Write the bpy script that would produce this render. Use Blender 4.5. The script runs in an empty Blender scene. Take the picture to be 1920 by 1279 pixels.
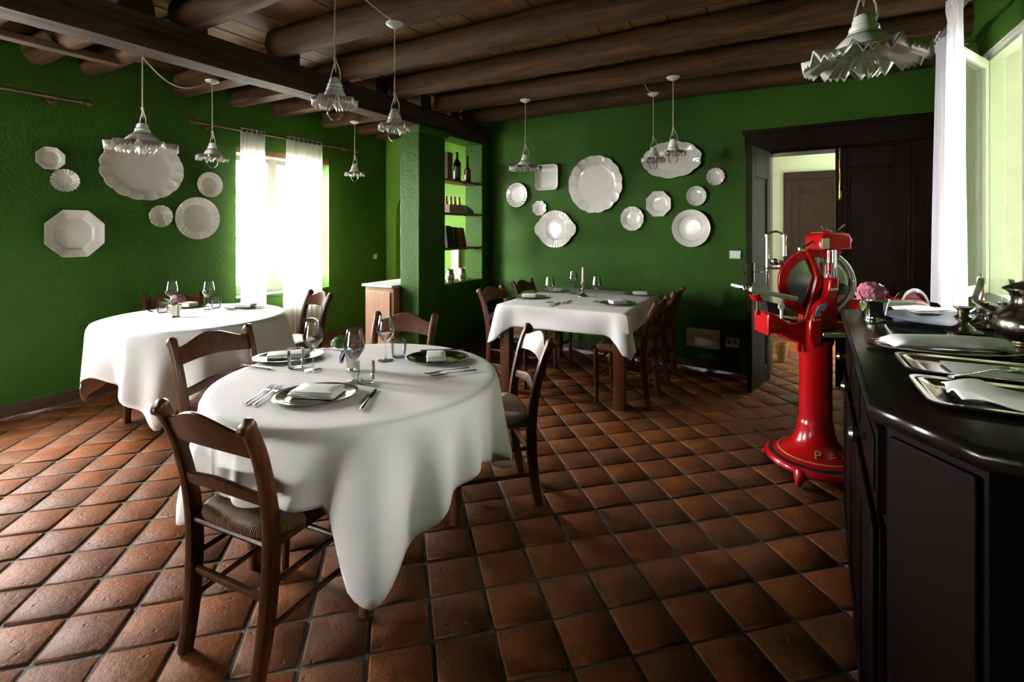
import bpy, bmesh, math, random
from mathutils import Vector, Matrix

# ---------------------------------------------------------------- camera, world, exposure
SC = bpy.context.scene
C = SC.collection
ALPHA = math.radians(29.4)          # camera heading: turned left of the room's long axis (+Y)
CA, SA = math.cos(ALPHA), math.sin(ALPHA)
HC, FPX, U0, V0 = 1.35, 915.0, 960.0, 429.0   # lens height, focal length in px, principal column, horizon row

cam_d = bpy.data.cameras.new('camera')
cam = bpy.data.objects.new('camera', cam_d)
C.objects.link(cam)
cam.location = (0, 0, HC)
cam.rotation_euler = (math.pi / 2, 0, ALPHA)
cam_d.sensor_width = 36.0
cam_d.lens = 36.0 * FPX / 1920.0
cam_d.shift_y = -(639.5 - V0) / 1920.0
cam_d.clip_start = 0.02
SC.camera = cam

SKY_STRENGTH = 185.0
w = bpy.data.worlds.new('overcast_sky')
SC.world = w
w.use_nodes = True
nt = w.node_tree
nt.nodes.clear()
wo = nt.nodes.new('ShaderNodeOutputWorld')
bg = nt.nodes.new('ShaderNodeBackground')
tc = nt.nodes.new('ShaderNodeTexCoord')
sep = nt.nodes.new('ShaderNodeSeparateXYZ')
rp = nt.nodes.new('ShaderNodeValToRGB')
rp.color_ramp.elements[0].position = 0.0
rp.color_ramp.elements[0].color = (0.96, 0.95, 0.93, 1)
rp.color_ramp.elements[1].position = 1.0
rp.color_ramp.elements[1].color = (1.0, 0.97, 0.92, 1)
nt.links.new(tc.outputs['Generated'], sep.inputs[0])
nt.links.new(sep.outputs['Z'], rp.inputs[0])
nt.links.new(rp.outputs[0], bg.inputs[0])
bg.inputs[1].default_value = SKY_STRENGTH
nt.links.new(bg.outputs[0], wo.inputs[0])

SC.view_settings.view_transform = 'Standard'
SC.view_settings.look = 'None'
SC.view_settings.gamma = 1.0
SC.view_settings.use_curve_mapping = False
SC.view_settings.exposure = 0.0
SC.cycles.max_bounces = 10
SC.cycles.transparent_max_bounces = 16
SC.cycles.diffuse_bounces = 6
SC.cycles.caustics_reflective = False
SC.cycles.caustics_refractive = False
SC.cycles.sample_clamp_indirect = 8.0

def portal(name, loc, rot, sx, sy):
    """light portal: gives off nothing, only guides the sky's own light through a window"""
    d = bpy.data.lights.new(name, 'AREA')
    d.shape = 'RECTANGLE'; d.size = sx; d.size_y = sy
    d.cycles.is_portal = True
    o = bpy.data.objects.new(name, d); C.objects.link(o)
    o.location = loc; o.rotation_euler = rot
    return o
PI = math.pi
XL, XR = -4.88, 1.03                 # left and right wall faces
portal('window_portal', (XL - .36, 3.52, 1.41), (0, -PI/2, 0), 1.75, 1.25)
portal('window_portal.001', (XL - .36, .75, 1.41), (0, -PI/2, 0), 1.75, 1.0)
portal('window_portal.004', (-3.95, -3.37, .95), (-PI/2, 0, 0), 1.1, .8)  # guides sky through the added fill window behind the viewer
portal('window_portal.006', (XR + .33, 1.09, 1.52), (0, PI/2, 0), .55, .22)  # guides sky through the added fill opening over the counter
portal('window_portal.002', (XR + .33, 3.45, 1.67), (0, PI/2, 0), 1.5, 1.15)

# ---------------------------------------------------------------- pixel <-> room helpers (real distances)
def ray(u, v):
    t = (u - U0) / FPX
    return Vector((t*CA - SA, t*SA + CA, (V0 - v) / FPX))
CAMP = Vector((0, 0, HC))
def at_z(u, v, z):
    r = ray(u, v); s = (z - HC) / r.z
    return CAMP + r*s
def at_s(u, v, s):
    return CAMP + ray(u, v)*s
def at_x(u, v, X):
    r = ray(u, v); return CAMP + r*(X / r.x)
BK0, BKA = Vector((-3.26, 5.22, 0)), math.radians(-4.0)   # back wall: start and heading
BKD = Vector((math.cos(BKA), math.sin(BKA), 0)); BKN = Vector((math.sin(BKA), -math.cos(BKA), 0))  # along, toward room
def on_back(u, v, off=0.0):
    r = ray(u, v); p0 = BK0 + BKN*off
    s = (p0 - Vector((0, 0, 0))).dot(BKN) / r.dot(BKN)
    return CAMP + r*s
def proj(p):
    xc = p[0]*CA + p[1]*SA; z = -p[0]*SA + p[1]*CA
    if z < .05: return None
    return U0 + FPX*xc/z, V0 + FPX*(HC - p[2])/z, z

R = random.Random(11)

# ---------------------------------------------------------------- materials
def new_mat(name):
    m = bpy.data.materials.new(name); m.use_nodes = True
    n = m.node_tree; b = n.nodes['Principled BSDF']
    return m, n, b
def plain(name, col, rough=.5, metal=0, spec=.5, coat=0, noise=0, nscale=8, bump=0, bscale=60):
    m, n, b = new_mat(name)
    b.inputs['Base Color'].default_value = (*col, 1)
    b.inputs['Roughness'].default_value = rough
    b.inputs['Metallic'].default_value = metal
    b.inputs['Specular IOR Level'].default_value = spec
    b.inputs['Coat Weight'].default_value = coat
    b.inputs['Coat Roughness'].default_value = .08
    tc = n.nodes.new('ShaderNodeTexCoord')
    if noise:
        t = n.nodes.new('ShaderNodeTexNoise'); t.inputs['Scale'].default_value = nscale; t.inputs['Detail'].default_value = 5
        r = n.nodes.new('ShaderNodeValToRGB')
        r.color_ramp.elements[0].position = .3; r.color_ramp.elements[1].position = .7
        r.color_ramp.elements[0].color = (*[c*(1-noise) for c in col], 1)
        r.color_ramp.elements[1].color = (*[min(1, c*(1+noise)) for c in col], 1)
        n.links.new(tc.outputs['Object'], t.inputs[0]); n.links.new(t.outputs[0], r.inputs[0])
        n.links.new(r.outputs[0], b.inputs['Base Color'])
    if bump:
        t2 = n.nodes.new('ShaderNodeTexNoise'); t2.inputs['Scale'].default_value = bscale; t2.inputs['Detail'].default_value = 4
        bp = n.nodes.new('ShaderNodeBump'); bp.inputs['Strength'].default_value = bump; bp.inputs['Distance'].default_value = .01
        n.links.new(tc.outputs['Object'], t2.inputs[0]); n.links.new(t2.outputs[0], bp.inputs['Height'])
        n.links.new(bp.outputs[0], b.inputs['Normal'])
    return m
def wood(name, c0, c1, axis='X', scale=6, stretch=12, rough=.45, spec=.4, coat=0, bump=.15, rand=0.0):
    m, n, b = new_mat(name)
    tc = n.nodes.new('ShaderNodeTexCoord'); mp = n.nodes.new('ShaderNodeMapping')
    s = [scale*stretch]*3; s['XYZ'.index(axis)] = scale*.6
    mp.inputs['Scale'].default_value = s
    t = n.nodes.new('ShaderNodeTexNoise'); t.inputs['Scale'].default_value = 1; t.inputs['Detail'].default_value = 7; t.inputs['Roughness'].default_value = .65
    t.inputs['Distortion'].default_value = .6
    r = n.nodes.new('ShaderNodeValToRGB')
    r.color_ramp.elements[0].position = .3; r.color_ramp.elements[0].color = (*c0, 1)
    r.color_ramp.elements[1].position = .72; r.color_ramp.elements[1].color = (*c1, 1)
    n.links.new(tc.outputs['Object'], mp.inputs[0])
    if rand:
        oi = n.nodes.new('ShaderNodeObjectInfo'); ad = n.nodes.new('ShaderNodeVectorMath'); ad.operation = 'ADD'
        ml = n.nodes.new('ShaderNodeMath'); ml.operation = 'MULTIPLY'; ml.inputs[1].default_value = rand
        n.links.new(oi.outputs['Random'], ml.inputs[0]); n.links.new(mp.outputs[0], ad.inputs[0]); n.links.new(ml.outputs[0], ad.inputs[1])
        n.links.new(ad.outputs[0], t.inputs[0])
    else:
        n.links.new(mp.outputs[0], t.inputs[0])
    n.links.new(t.outputs[0], r.inputs[0]); n.links.new(r.outputs[0], b.inputs['Base Color'])
    bp = n.nodes.new('ShaderNodeBump'); bp.inputs['Strength'].default_value = bump; bp.inputs['Distance'].default_value = .01
    n.links.new(t.outputs[0], bp.inputs['Height']); n.links.new(bp.outputs[0], b.inputs['Normal'])
    b.inputs['Roughness'].default_value = rough; b.inputs['Specular IOR Level'].default_value = spec
    b.inputs['Coat Weight'].default_value = coat; b.inputs['Coat Roughness'].default_value = .12
    return m
def glass(name, tint=(1, 1, 1), refl=.9, edge=.35):
    """thin glass wall: lets light through, mirrors at grazing angles"""
    m = bpy.data.materials.new(name); m.use_nodes = True; n = m.node_tree; n.nodes.clear()
    o = n.nodes.new('ShaderNodeOutputMaterial'); mx = n.nodes.new('ShaderNodeMixShader')
    tr = n.nodes.new('ShaderNodeBsdfTransparent'); tr.inputs[0].default_value = (*tint, 1)
    gl = n.nodes.new('ShaderNodeBsdfGlossy'); gl.inputs['Roughness'].default_value = .02; gl.inputs[0].default_value = (refl, refl, refl, 1)
    lw = n.nodes.new('ShaderNodeLayerWeight'); lw.inputs[0].default_value = edge
    pw = n.nodes.new('ShaderNodeMath'); pw.operation = 'MULTIPLY'; pw.inputs[1].default_value = .85
    n.links.new(lw.outputs['Fresnel'], pw.inputs[0])
    n.links.new(pw.outputs[0], mx.inputs[0]); n.links.new(tr.outputs[0], mx.inputs[1]); n.links.new(gl.outputs[0], mx.inputs[2])
    n.links.new(mx.outputs[0], o.inputs[0])
    return m
def sheer(name, col, trans=.5, open_=.25):
    m = bpy.data.materials.new(name); m.use_nodes = True; n = m.node_tree; n.nodes.clear()
    o = n.nodes.new('ShaderNodeOutputMaterial')
    d = n.nodes.new('ShaderNodeBsdfDiffuse'); d.inputs[0].default_value = (*col, 1)
    t = n.nodes.new('ShaderNodeBsdfTranslucent'); t.inputs[0].default_value = (*col, 1)
    x = n.nodes.new('ShaderNodeBsdfTransparent')
    a = n.nodes.new('ShaderNodeMixShader'); a.inputs[0].default_value = trans
    b = n.nodes.new('ShaderNodeMixShader')
    wv = n.nodes.new('ShaderNodeTexNoise'); wv.inputs['Scale'].default_value = 220
    ml = n.nodes.new('ShaderNodeMath'); ml.operation = 'MULTIPLY'; ml.inputs[1].default_value = open_*2
    n.links.new(wv.outputs[0], ml.inputs[0]); n.links.new(ml.outputs[0], b.inputs[0])
    n.links.new(d.outputs[0], a.inputs[1]); n.links.new(t.outputs[0], a.inputs[2])
    n.links.new(a.outputs[0], b.inputs[1]); n.links.new(x.outputs[0], b.inputs[2]); n.links.new(b.outputs[0], o.inputs[0])
    return m

def green_plaster(name, c0, c1, bump):
    m, n, b = new_mat(name)
    tc = n.nodes.new('ShaderNodeTexCoord')
    t = n.nodes.new('ShaderNodeTexNoise'); t.inputs['Scale'].default_value = 1.6; t.inputs['Detail'].default_value = 6
    r = n.nodes.new('ShaderNodeValToRGB'); r.color_ramp.elements[0].position = .3; r.color_ramp.elements[1].position = .7
    r.color_ramp.elements[0].color = (*c0, 1); r.color_ramp.elements[1].color = (*c1, 1)
    n.links.new(tc.outputs['Object'], t.inputs[0]); n.links.new(t.outputs[0], r.inputs[0]); n.links.new(r.outputs[0], b.inputs['Base Color'])
    t2 = n.nodes.new('ShaderNodeTexNoise'); t2.inputs['Scale'].default_value = 42; t2.inputs['Detail'].default_value = 5; t2.inputs['Roughness'].default_value = .6
    t3 = n.nodes.new('ShaderNodeTexNoise'); t3.inputs['Scale'].default_value = 7; t3.inputs['Detail'].default_value = 3
    ad = n.nodes.new('ShaderNodeMath'); ad.operation = 'ADD'
    n.links.new(tc.outputs['Object'], t2.inputs[0]); n.links.new(tc.outputs['Object'], t3.inputs[0])
    n.links.new(t2.outputs[0], ad.inputs[0]); n.links.new(t3.outputs[0], ad.inputs[1])
    bp = n.nodes.new('ShaderNodeBump'); bp.inputs['Strength'].default_value = bump; bp.inputs['Distance'].default_value = .012
    n.links.new(ad.outputs[0], bp.inputs['Height']); n.links.new(bp.outputs[0], b.inputs['Normal'])
    b.inputs['Roughness'].default_value = .6; b.inputs['Specular IOR Level'].default_value = .13
    return m

def terracotta(name):
    m, n, b = new_mat(name)
    tc = n.nodes.new('ShaderNodeTexCoord'); ge = n.nodes.new('ShaderNodeNewGeometry')
    r = n.nodes.new('ShaderNodeValToRGB')
    for e, (p, c) in zip([r.color_ramp.elements[0], r.color_ramp.elements.new(.3), r.color_ramp.elements.new(.6), r.color_ramp.elements[-1]],
                         [(0, (.075, .025, .010)), (.3, (.115, .037, .012)), (.62, (.15, .048, .014)), (1, (.105, .042, .02))]):
        e.position = p; e.color = (*c, 1)
    n.links.new(ge.outputs['Random Per Island'], r.inputs[0])
    t = n.nodes.new('ShaderNodeTexNoise'); t.inputs['Scale'].default_value = 9; t.inputs['Detail'].default_value = 8; t.inputs['Roughness'].default_value = .65
    n.links.new(ge.outputs['Position'], t.inputs[0])
    hs = n.nodes.new('ShaderNodeMapRange'); hs.inputs[1].default_value = .3; hs.inputs[2].default_value = .7; hs.inputs[3].default_value = .6; hs.inputs[4].default_value = 1.25
    n.links.new(t.outputs[0], hs.inputs[0])
    mu = n.nodes.new('ShaderNodeVectorMath'); mu.operation = 'SCALE'
    n.links.new(r.outputs[0], mu.inputs[0]); n.links.new(hs.outputs[0], mu.inputs['Scale'])
    n.links.new(mu.outputs[0], b.inputs['Base Color'])
    # pits and wear
    t2 = n.nodes.new('ShaderNodeTexNoise'); t2.inputs['Scale'].default_value = 55; t2.inputs['Detail'].default_value = 6; t2.inputs['Roughness'].default_value = .6
    v = n.nodes.new('ShaderNodeTexVoronoi'); v.inputs['Scale'].default_value = 22
    n.links.new(ge.outputs['Position'], t2.inputs[0]); n.links.new(ge.outputs['Position'], v.inputs[0])
    pit = n.nodes.new('ShaderNodeMapRange'); pit.inputs[1].default_value = 0; pit.inputs[2].default_value = .16
    n.links.new(v.outputs['Distance'], pit.inputs[0])
    sm = n.nodes.new('ShaderNodeMath'); sm.operation = 'MULTIPLY'; sm.inputs[1].default_value = .40; n.links.new(t2.outputs[0], sm.inputs[0])
    ad = n.nodes.new('ShaderNodeMath'); ad.operation = 'MULTIPLY_ADD'; ad.inputs[1].default_value = .6
    n.links.new(pit.outputs[0], ad.inputs[0]); n.links.new(sm.outputs[0], ad.inputs[2])
    ad2 = n.nodes.new('ShaderNodeMath'); ad2.operation = 'ADD'
    n.links.new(ad.outputs[0], ad2.inputs[0]); n.links.new(t.outputs[0], ad2.inputs[1])
    bp = n.nodes.new('ShaderNodeBump'); bp.inputs['Strength'].default_value = .8; bp.inputs['Distance'].default_value = .009
    n.links.new(ad2.outputs[0], bp.inputs['Height']); n.links.new(bp.outputs[0], b.inputs['Normal'])
    rr = n.nodes.new('ShaderNodeMapRange'); rr.inputs[3].default_value = .42; rr.inputs[4].default_value = .65
    n.links.new(t.outputs[0], rr.inputs[0]); n.links.new(rr.outputs[0], b.inputs['Roughness'])
    b.inputs['Specular IOR Level'].default_value = .07
    return m

def rush(name):
    """woven rush: strands run across in the side quarters and along in the front and back quarters"""
    m, n, b = new_mat(name)
    tc = n.nodes.new('ShaderNodeTexCoord'); sp = n.nodes.new('ShaderNodeSeparateXYZ')
    n.links.new(tc.outputs['Object'], sp.inputs[0])
    def ab(s):
        a = n.nodes.new('ShaderNodeMath'); a.operation = 'ABSOLUTE'; n.links.new(s, a.inputs[0]); return a.outputs[0]
    gt = n.nodes.new('ShaderNodeMath'); gt.operation = 'GREATER_THAN'
    n.links.new(ab(sp.outputs[0]), gt.inputs[0]); n.links.new(ab(sp.outputs[1]), gt.inputs[1])
    wv = []
    for dr in 'YX':
        q = n.nodes.new('ShaderNodeTexWave'); q.wave_type = 'BANDS'; q.bands_direction = dr
        q.inputs['Scale'].default_value = 42; q.inputs['Distortion'].default_value = 1.2; q.inputs['Detail'].default_value = 2
        n.links.new(tc.outputs['Object'], q.inputs[0]); wv.append(q)
    mx = n.nodes.new('ShaderNodeMix'); mx.data_type = 'FLOAT'
    n.links.new(gt.outputs[0], mx.inputs[0]); n.links.new(wv[1].outputs['Fac'], mx.inputs[2]); n.links.new(wv[0].outputs['Fac'], mx.inputs[3])
    r = n.nodes.new('ShaderNodeValToRGB')
    r.color_ramp.elements[0].color = (.055, .024, .006, 1); r.color_ramp.elements[1].color = (.25, .125, .036, 1)
    n.links.new(mx.outputs[0], r.inputs[0]); n.links.new(r.outputs[0], b.inputs['Base Color'])
    bp = n.nodes.new('ShaderNodeBump'); bp.inputs['Strength'].default_value = .9; bp.inputs['Distance'].default_value = .006
    n.links.new(mx.outputs[0], bp.inputs['Height']); n.links.new(bp.outputs[0], b.inputs['Normal'])
    b.inputs['Roughness'].default_value = .6
    return m

def majolica(name):
    m, n, b = new_mat(name)
    tc = n.nodes.new('ShaderNodeTexCoord'); v = n.nodes.new('ShaderNodeTexVoronoi'); v.inputs['Scale'].default_value = 38
    n.links.new(tc.outputs['Object'], v.inputs[0])
    t = n.nodes.new('ShaderNodeTexNoise'); t.inputs['Scale'].default_value = 22; n.links.new(tc.outputs['Object'], t.inputs[0])
    r = n.nodes.new('ShaderNodeValToRGB'); r.color_ramp.interpolation = 'CONSTANT'
    for e, (p, c) in zip([r.color_ramp.elements[0], r.color_ramp.elements[1], r.color_ramp.elements.new(.5), r.color_ramp.elements.new(.57), r.color_ramp.elements.new(.62)],
                         [(0, (.8, .76, .66)), (.46, (.45, .12, .03)), (.52, (.14, .06, .03)), (.56, (.08, .16, .06)), (.6, (.8, .76, .66))]):
        e.position = p; e.color = (*c, 1)
    n.links.new(t.outputs[0], r.inputs[0]); n.links.new(r.outputs[0], b.inputs['Base Color'])
    b.inputs['Roughness'].default_value = .2
    return m

M = {}
M['green'] = green_plaster('green_plaster', (.021, .067, .005), (.031, .088, .0075), .55)
M['green_lit'] = green_plaster('green_plaster_painted_lit', (.11, .24, .025), (.13, .27, .03), .3)  # wall green lightened to stand in for daylight missing at the alcove end
M['white_plaster'] = plain('white_plaster', (.54, .55, .46), .7, noise=.06, bump=.1)
M['grout'] = plain('grout', (.05, .042, .034), .85, noise=.25, nscale=14, bump=.5, bscale=90)
M['tile'] = terracotta('terracotta_tile')
M['beam'] = wood('old_beam_wood', (.006, .0026, .0014), (.10, .047, .020), 'X', 3.0, 7, .6, .15, 0, .8, rand=9)
M['beam_y'] = wood('girder_wood', (.03, .015, .009), (.17, .10, .065), 'Y', 3.0, 8, .55, .4, 0, .45)
M['girder'] = wood('dark_girder_wood', (.010, .006, .004), (.07, .043, .029), 'Y', 3.0, 8, .65, .15, 0, .6)
M['plank'] = wood('ceiling_plank_wood', (.05, .021, .006), (.17, .08, .022), 'Y', 2.5, 7, .6, .3, 0, .3, rand=13)
M['chair'] = wood('walnut_stained_wood', (.024, .0065, .0016), (.085, .025, .0055), 'Z', 5, 8, .36, .22, .03, .05, rand=5)
M['table'] = wood('cherry_table_wood', (.055, .016, .005), (.115, .036, .010), 'Z', 5, 8, .32, .5, .2, .05)
M['dark'] = wood('dark_door_wood', (.004, .002, .0012), (.014, .0055, .003), 'Z', 4, 7, .5, .07, 0, .12)
M['door'] = wood('green_brown_door_wood', (.006, .007, .002), (.018, .019, .005), 'Z', 4, 9, .6, .03, 0, .15)
M['counter'] = wood('ebonised_counter_wood', (.0015, .0011, .0009), (.0042, .0022, .0016), 'Z', 4, 6, .5, .04, .0, .06)
M['counter_top'] = wood('black_counter_top', (.003, .0026, .0024), (.006, .005, .0045), 'Y', 5, 8, .18, .28, .0, .03)
M['shelf'] = wood('shelf_wood', (.10, .04, .012), (.22, .10, .03), 'Y', 5, 7, .5)
M['rod'] = wood('curtain_rod_wood', (.06, .022, .010), (.12, .045, .02), 'Y', 5, 7, .3, .5, .3)
M['base'] = wood('baseboard_wood', (.035, .014, .008), (.07, .03, .016), 'Y', 5, 7, .5)
M['pine'] = wood('pale_pine', (.36, .2, .12), (.5, .3, .2), 'Z', 5, 6, .5)
M['rush'] = rush('woven_rush')
M['ceramic'] = plain('white_glazed_ceramic', (.70, .67, .61), .12, spec=.6, coat=.3)
M['porcelain'] = plain('white_porcelain', (.72, .71, .66), .22, spec=.5)
M['cloth'] = plain('white_table_linen', (.74, .73, .71), .8, spec=.2, noise=.03, nscale=3, bump=.06, bscale=500)
M['napkin'] = plain('white_napkin_linen', (.72, .71, .67), .85, spec=.2, bump=.08, bscale=400)
M['silver'] = plain('polished_silver', (.78, .72, .62), .14, metal=1, noise=.05, nscale=20)
M['pewter'] = plain('tarnished_silver', (.36, .31, .26), .2, metal=1, noise=.3, nscale=12)
M['steel'] = plain('steel', (.72, .72, .70), .18, metal=1, noise=.04)
M['brushed'] = plain('brushed_steel', (.74, .73, .69), .42, metal=1, noise=.08, nscale=30)
M['chrome'] = plain('chrome', (.85, .86, .86), .06, metal=1, noise=.02)
M['red'] = plain('red_enamel', (.34, .004, .006), .22, spec=.4, coat=.2, noise=.05)
M['gold'] = plain('gold_paint', (.55, .36, .07), .35, metal=.3, noise=.08)
M['black'] = plain('black_enamel', (.01, .011, .012), .3, noise=.1)
M['iron'] = plain('wrought_iron', (.02, .018, .016), .45, metal=.7, noise=.3)
M['brass'] = plain('brass', (.6, .36, .14), .25, metal=1, noise=.1)
M['white_paint'] = plain('white_window_paint', (.74, .76, .70), .35, noise=.03)
M['plastic'] = plain('white_plastic', (.62, .62, .58), .4, noise=.02)
M['cream_plastic'] = plain('cream_plastic', (.55, .42, .2), .4, noise=.04)
M['cord'] = plain('twisted_white_cord', (.62, .58, .50), .7, bump=.8, bscale=320)
M['marble'] = plain('grey_marble', (.6, .58, .56), .2, noise=.15, nscale=6)
M['glass'] = glass('clear_glass', (1, 1, 1), .9, .12)
M['wine'] = glass('wine_glass_crystal', (.985, .99, .985), .95, .30)
M['bulb'] = glass('bulb_glass', (.985, .98, .96), .95, .18)
M['sheer'] = sheer('sheer_curtain', (.86, .84, .80), .5, .16)
M['voile'] = sheer('white_voile_curtain', (.76, .74, .82), .30, .05)
M['leaf'] = plain('green_leaf', (.06, .15, .025), .5, noise=.35, nscale=30)
M['parsley'] = plain('curly_parsley', (.05, .13, .015), .6, noise=.4, nscale=60)
M['pink'] = plain('pink_petal', (.42, .12, .17), .6, noise=.3, nscale=40)
M['purple'] = plain('purple_bloom', (.20, .06, .09), .6, noise=.35, nscale=60)
M['stem'] = plain('flower_stem', (.10, .14, .04), .6, noise=.2)
M['violet'] = plain('dark_violet_petal', (.05, .03, .09), .6, noise=.3, nscale=40)
M['wax'] = plain('ivory_wax', (.72, .66, .5), .4, noise=.03)
M['wax'].node_tree.nodes['Principled BSDF'].inputs['Subsurface Weight'].default_value = .6
M['bluegrey'] = plain('blue_grey_glaze', (.055, .085, .105), .22, spec=.6, noise=.15, nscale=5)
M['cork'] = plain('wicker_brown', (.30, .17, .08), .8, noise=.3, nscale=50, bump=.5)
M['bottle'] = plain('dark_green_bottle_glass', (.008, .012, .006), .08, spec=.6, noise=.05)
M['bottle_brown'] = plain('brown_bottle_glass', (.03, .012, .004), .08, spec=.6, noise=.05)
M['amber'] = plain('amber_oil', (.5, .2, .03), .1, noise=.1)
M['clearoil'] = plain('pale_oil', (.65, .6, .38), .1, noise=.1)
M['label_dark'] = plain('grey_paper_label', (.12, .12, .12), .7, noise=.2, nscale=40)
M['label_red'] = plain('brown_paper_label', (.12, .05, .035), .7, noise=.3, nscale=40)
M['card'] = plain('brown_cardboard', (.33, .25, .16), .8, noise=.1)
M['teal'] = plain('teal_wrap', (.0, .16, .22), .5, noise=.15)
M['paper'] = plain('book_pages', (.6, .56, .46), .9, noise=.05, nscale=200)
M['majolica'] = majolica('painted_majolica')
M['pinkwall'] = plain('pink_plaster', (.62, .32, .28), .7, noise=.05)
M['creamwall'] = plain('cream_house_plaster', (.69, .66, .60), .8, noise=.06)
M['yardwall'] = plain('pale_yard_plaster', (.60, .57, .50), .8, noise=.06)
M['grass'] = plain('lawn', (.13, .15, .08), .9, noise=.3, nscale=3)
M['gravel'] = plain('pale_gravel', (.55, .52, .46), .9, noise=.12, nscale=6, bump=.4)
M['blue_sticker'] = plain('light_blue_sticker', (.10, .32, .42), .4, noise=.25, nscale=40)
M['paleprint'] = plain('pale_print', (.65, .55, .45), .5, noise=.1)

# ---------------------------------------------------------------- mesh builder
class MB:
    def __init__(s): s.v = []; s.f = []; s.mi = []; s.cur = 0
    def put(s, vs, fs, mat=None):
        o = len(s.v)
        if mat is not None: vs = [mat @ Vector(p) for p in vs]
        s.v += [tuple(p) for p in vs]
        s.f += [tuple(i + o for i in f) for f in fs]; s.mi += [s.cur]*len(fs)
        return s
    def box(s, c, d, rz=0, mat=None):
        x, y, z = (k/2 for k in d)
        vs = [Vector((a*x, b*y, e*z)) for e in (-1, 1) for b in (-1, 1) for a in (-1, 1)]
        if rz: m = Matrix.Rotation(rz, 3, 'Z'); vs = [m @ p for p in vs]
        vs = [p + Vector(c) for p in vs]
        return s.put(vs, [(0, 2, 3, 1), (4, 5, 7, 6), (0, 1, 5, 4), (2, 6, 7, 3), (0, 4, 6, 2), (1, 3, 7, 5)], mat)
    def bb(s, lo, hi, mat=None):
        return s.box([(a+b)/2 for a, b in zip(lo, hi)], [b-a for a, b in zip(lo, hi)], 0, mat)
    def loft(s, rings, close=True, caps=(True, True), mat=None):
        n = len(rings[0]); vs = [p for r in rings for p in r]; fs = []
        for k in range(len(rings)-1):
            for i in range(n if close else n-1):
                j = (i+1) % n
                fs.append((k*n+i, k*n+j, (k+1)*n+j, (k+1)*n+i))
        if caps[0]: fs.append(tuple(range(n))[::-1])
        if caps[1]: fs.append(tuple((len(rings)-1)*n + i for i in range(n)))
        return s.put(vs, fs, mat)
    def lathe(s, prof, n=24, c=(0, 0, 0), mat=None, caps=(False, False), sq=0.0):
        rings = []
        for r, z in prof:
            ring = []
            for i in range(n):
                a = 2*PI*i/n
                ring.append((c[0] + r*math.cos(a), c[1] + r*math.sin(a), c[2] + z))
            rings.append(ring)
        return s.loft(rings, True, caps, mat)
    def tube(s, path, rad, n=8, caps=(True, True), mat=None, flat=1.0):
        P = [Vector(p) for p in path]; rings = []
        up = None
        for k, p in enumerate(P):
            t = (P[min(k+1, len(P)-1)] - P[max(k-1, 0)]).normalized()
            if up is None:
                up = Vector((0, 0, 1)) if abs(t.z) < .9 else Vector((1, 0, 0))
            a = (up - t*up.dot(t)).normalized(); up = a; b = t.cross(a)
            r = rad[k] if isinstance(rad, (list, tuple)) else rad
            rings.append([p + a*(r*flat*math.cos(2*PI*i/n)) + b*(r*math.sin(2*PI*i/n)) for i in range(n)])
        return s.loft(rings, True, caps, mat)
    def prism(s, poly, z0, z1, mat=None):
        return s.loft([[(x, y, z0) for x, y in poly], [(x, y, z1) for x, y in poly]], True, (True, True), mat)
    def build(s, name, mats, parent=None, ang=38, bevel=0, bseg=2, solid=0, sub=0, loc=None):
        me = bpy.data.meshes.new(name); me.from_pydata(s.v, [], s.f)
        ms = mats if isinstance(mats, (list, tuple)) else [mats]
        for m in ms: me.materials.append(m)
        if len(ms) > 1: me.polygons.foreach_set('material_index', s.mi)
        bmm = bmesh.new(); bmm.from_mesh(me); bmesh.ops.recalc_face_normals(bmm, faces=bmm.faces); bmm.to_mesh(me); bmm.free()
        me.polygons.foreach_set('use_smooth', [True]*len(me.polygons))
        me.update()
        if ang < 179: me.set_sharp_from_angle(angle=math.radians(ang))
        o = bpy.data.objects.new(name, me); C.objects.link(o)
        if parent: o.parent = parent
        if loc is not None: o.location = loc
        if solid:
            q = o.modifiers.new('solid', 'SOLIDIFY'); q.thickness = solid; q.offset = 0
        if bevel:
            q = o.modifiers.new('bevel', 'BEVEL'); q.width = bevel; q.segments = bseg; q.limit_method = 'ANGLE'; q.angle_limit = math.radians(40)
        if sub:
            q = o.modifiers.new('sub', 'SUBSURF'); q.levels = sub; q.render_levels = sub
        return o

def thing(name, label, cat, loc=(0, 0, 0), rz=0, group=None, rot=None):
    o = bpy.data.objects.new(name, None); C.objects.link(o)
    o.location = loc; o.rotation_euler = rot if rot is not None else (0, 0, rz)
    o['label'] = label; o['category'] = cat
    if group: o['group'] = group
    return o
def tag(o, label, cat, group=None, kind=None):
    o['label'] = label; o['category'] = cat
    if group: o['group'] = group
    if kind: o['kind'] = kind
    return o
def struct(name, label=None, cat=None, loc=(0, 0, 0), rz=0):
    o = bpy.data.objects.new(name, None); C.objects.link(o); o.location = loc; o.rotation_euler = (0, 0, rz)
    o['kind'] = 'structure'
    o['label'] = label; o['category'] = cat
    return o
def structm(o, label, cat):
    o['kind'] = 'structure'; o['label'] = label; o['category'] = cat; return o
def dup(root, loc, rz, label, group=None):
    r = root.copy(); C.objects.link(r); r.location = loc; r.rotation_euler = (0, 0, rz); r['label'] = label
    if group: r['group'] = group
    for ch in list(root.children):
        c = ch.copy(); C.objects.link(c); c.parent = r
        for g in list(ch.children):
            d = g.copy(); C.objects.link(d); d.parent = c
    return r
def rrect(w_, d_, r, n=4):
    pts = []
    for cx, cy, a0 in ((w_/2-r, d_/2-r, 0), (-w_/2+r, d_/2-r, PI/2), (-w_/2+r, -d_/2+r, PI), (w_/2-r, -d_/2+r, 1.5*PI)):
        for k in range(n+1):
            a = a0 + PI/2*k/n; pts.append((cx + r*math.cos(a), cy + r*math.sin(a)))
    return pts

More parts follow.
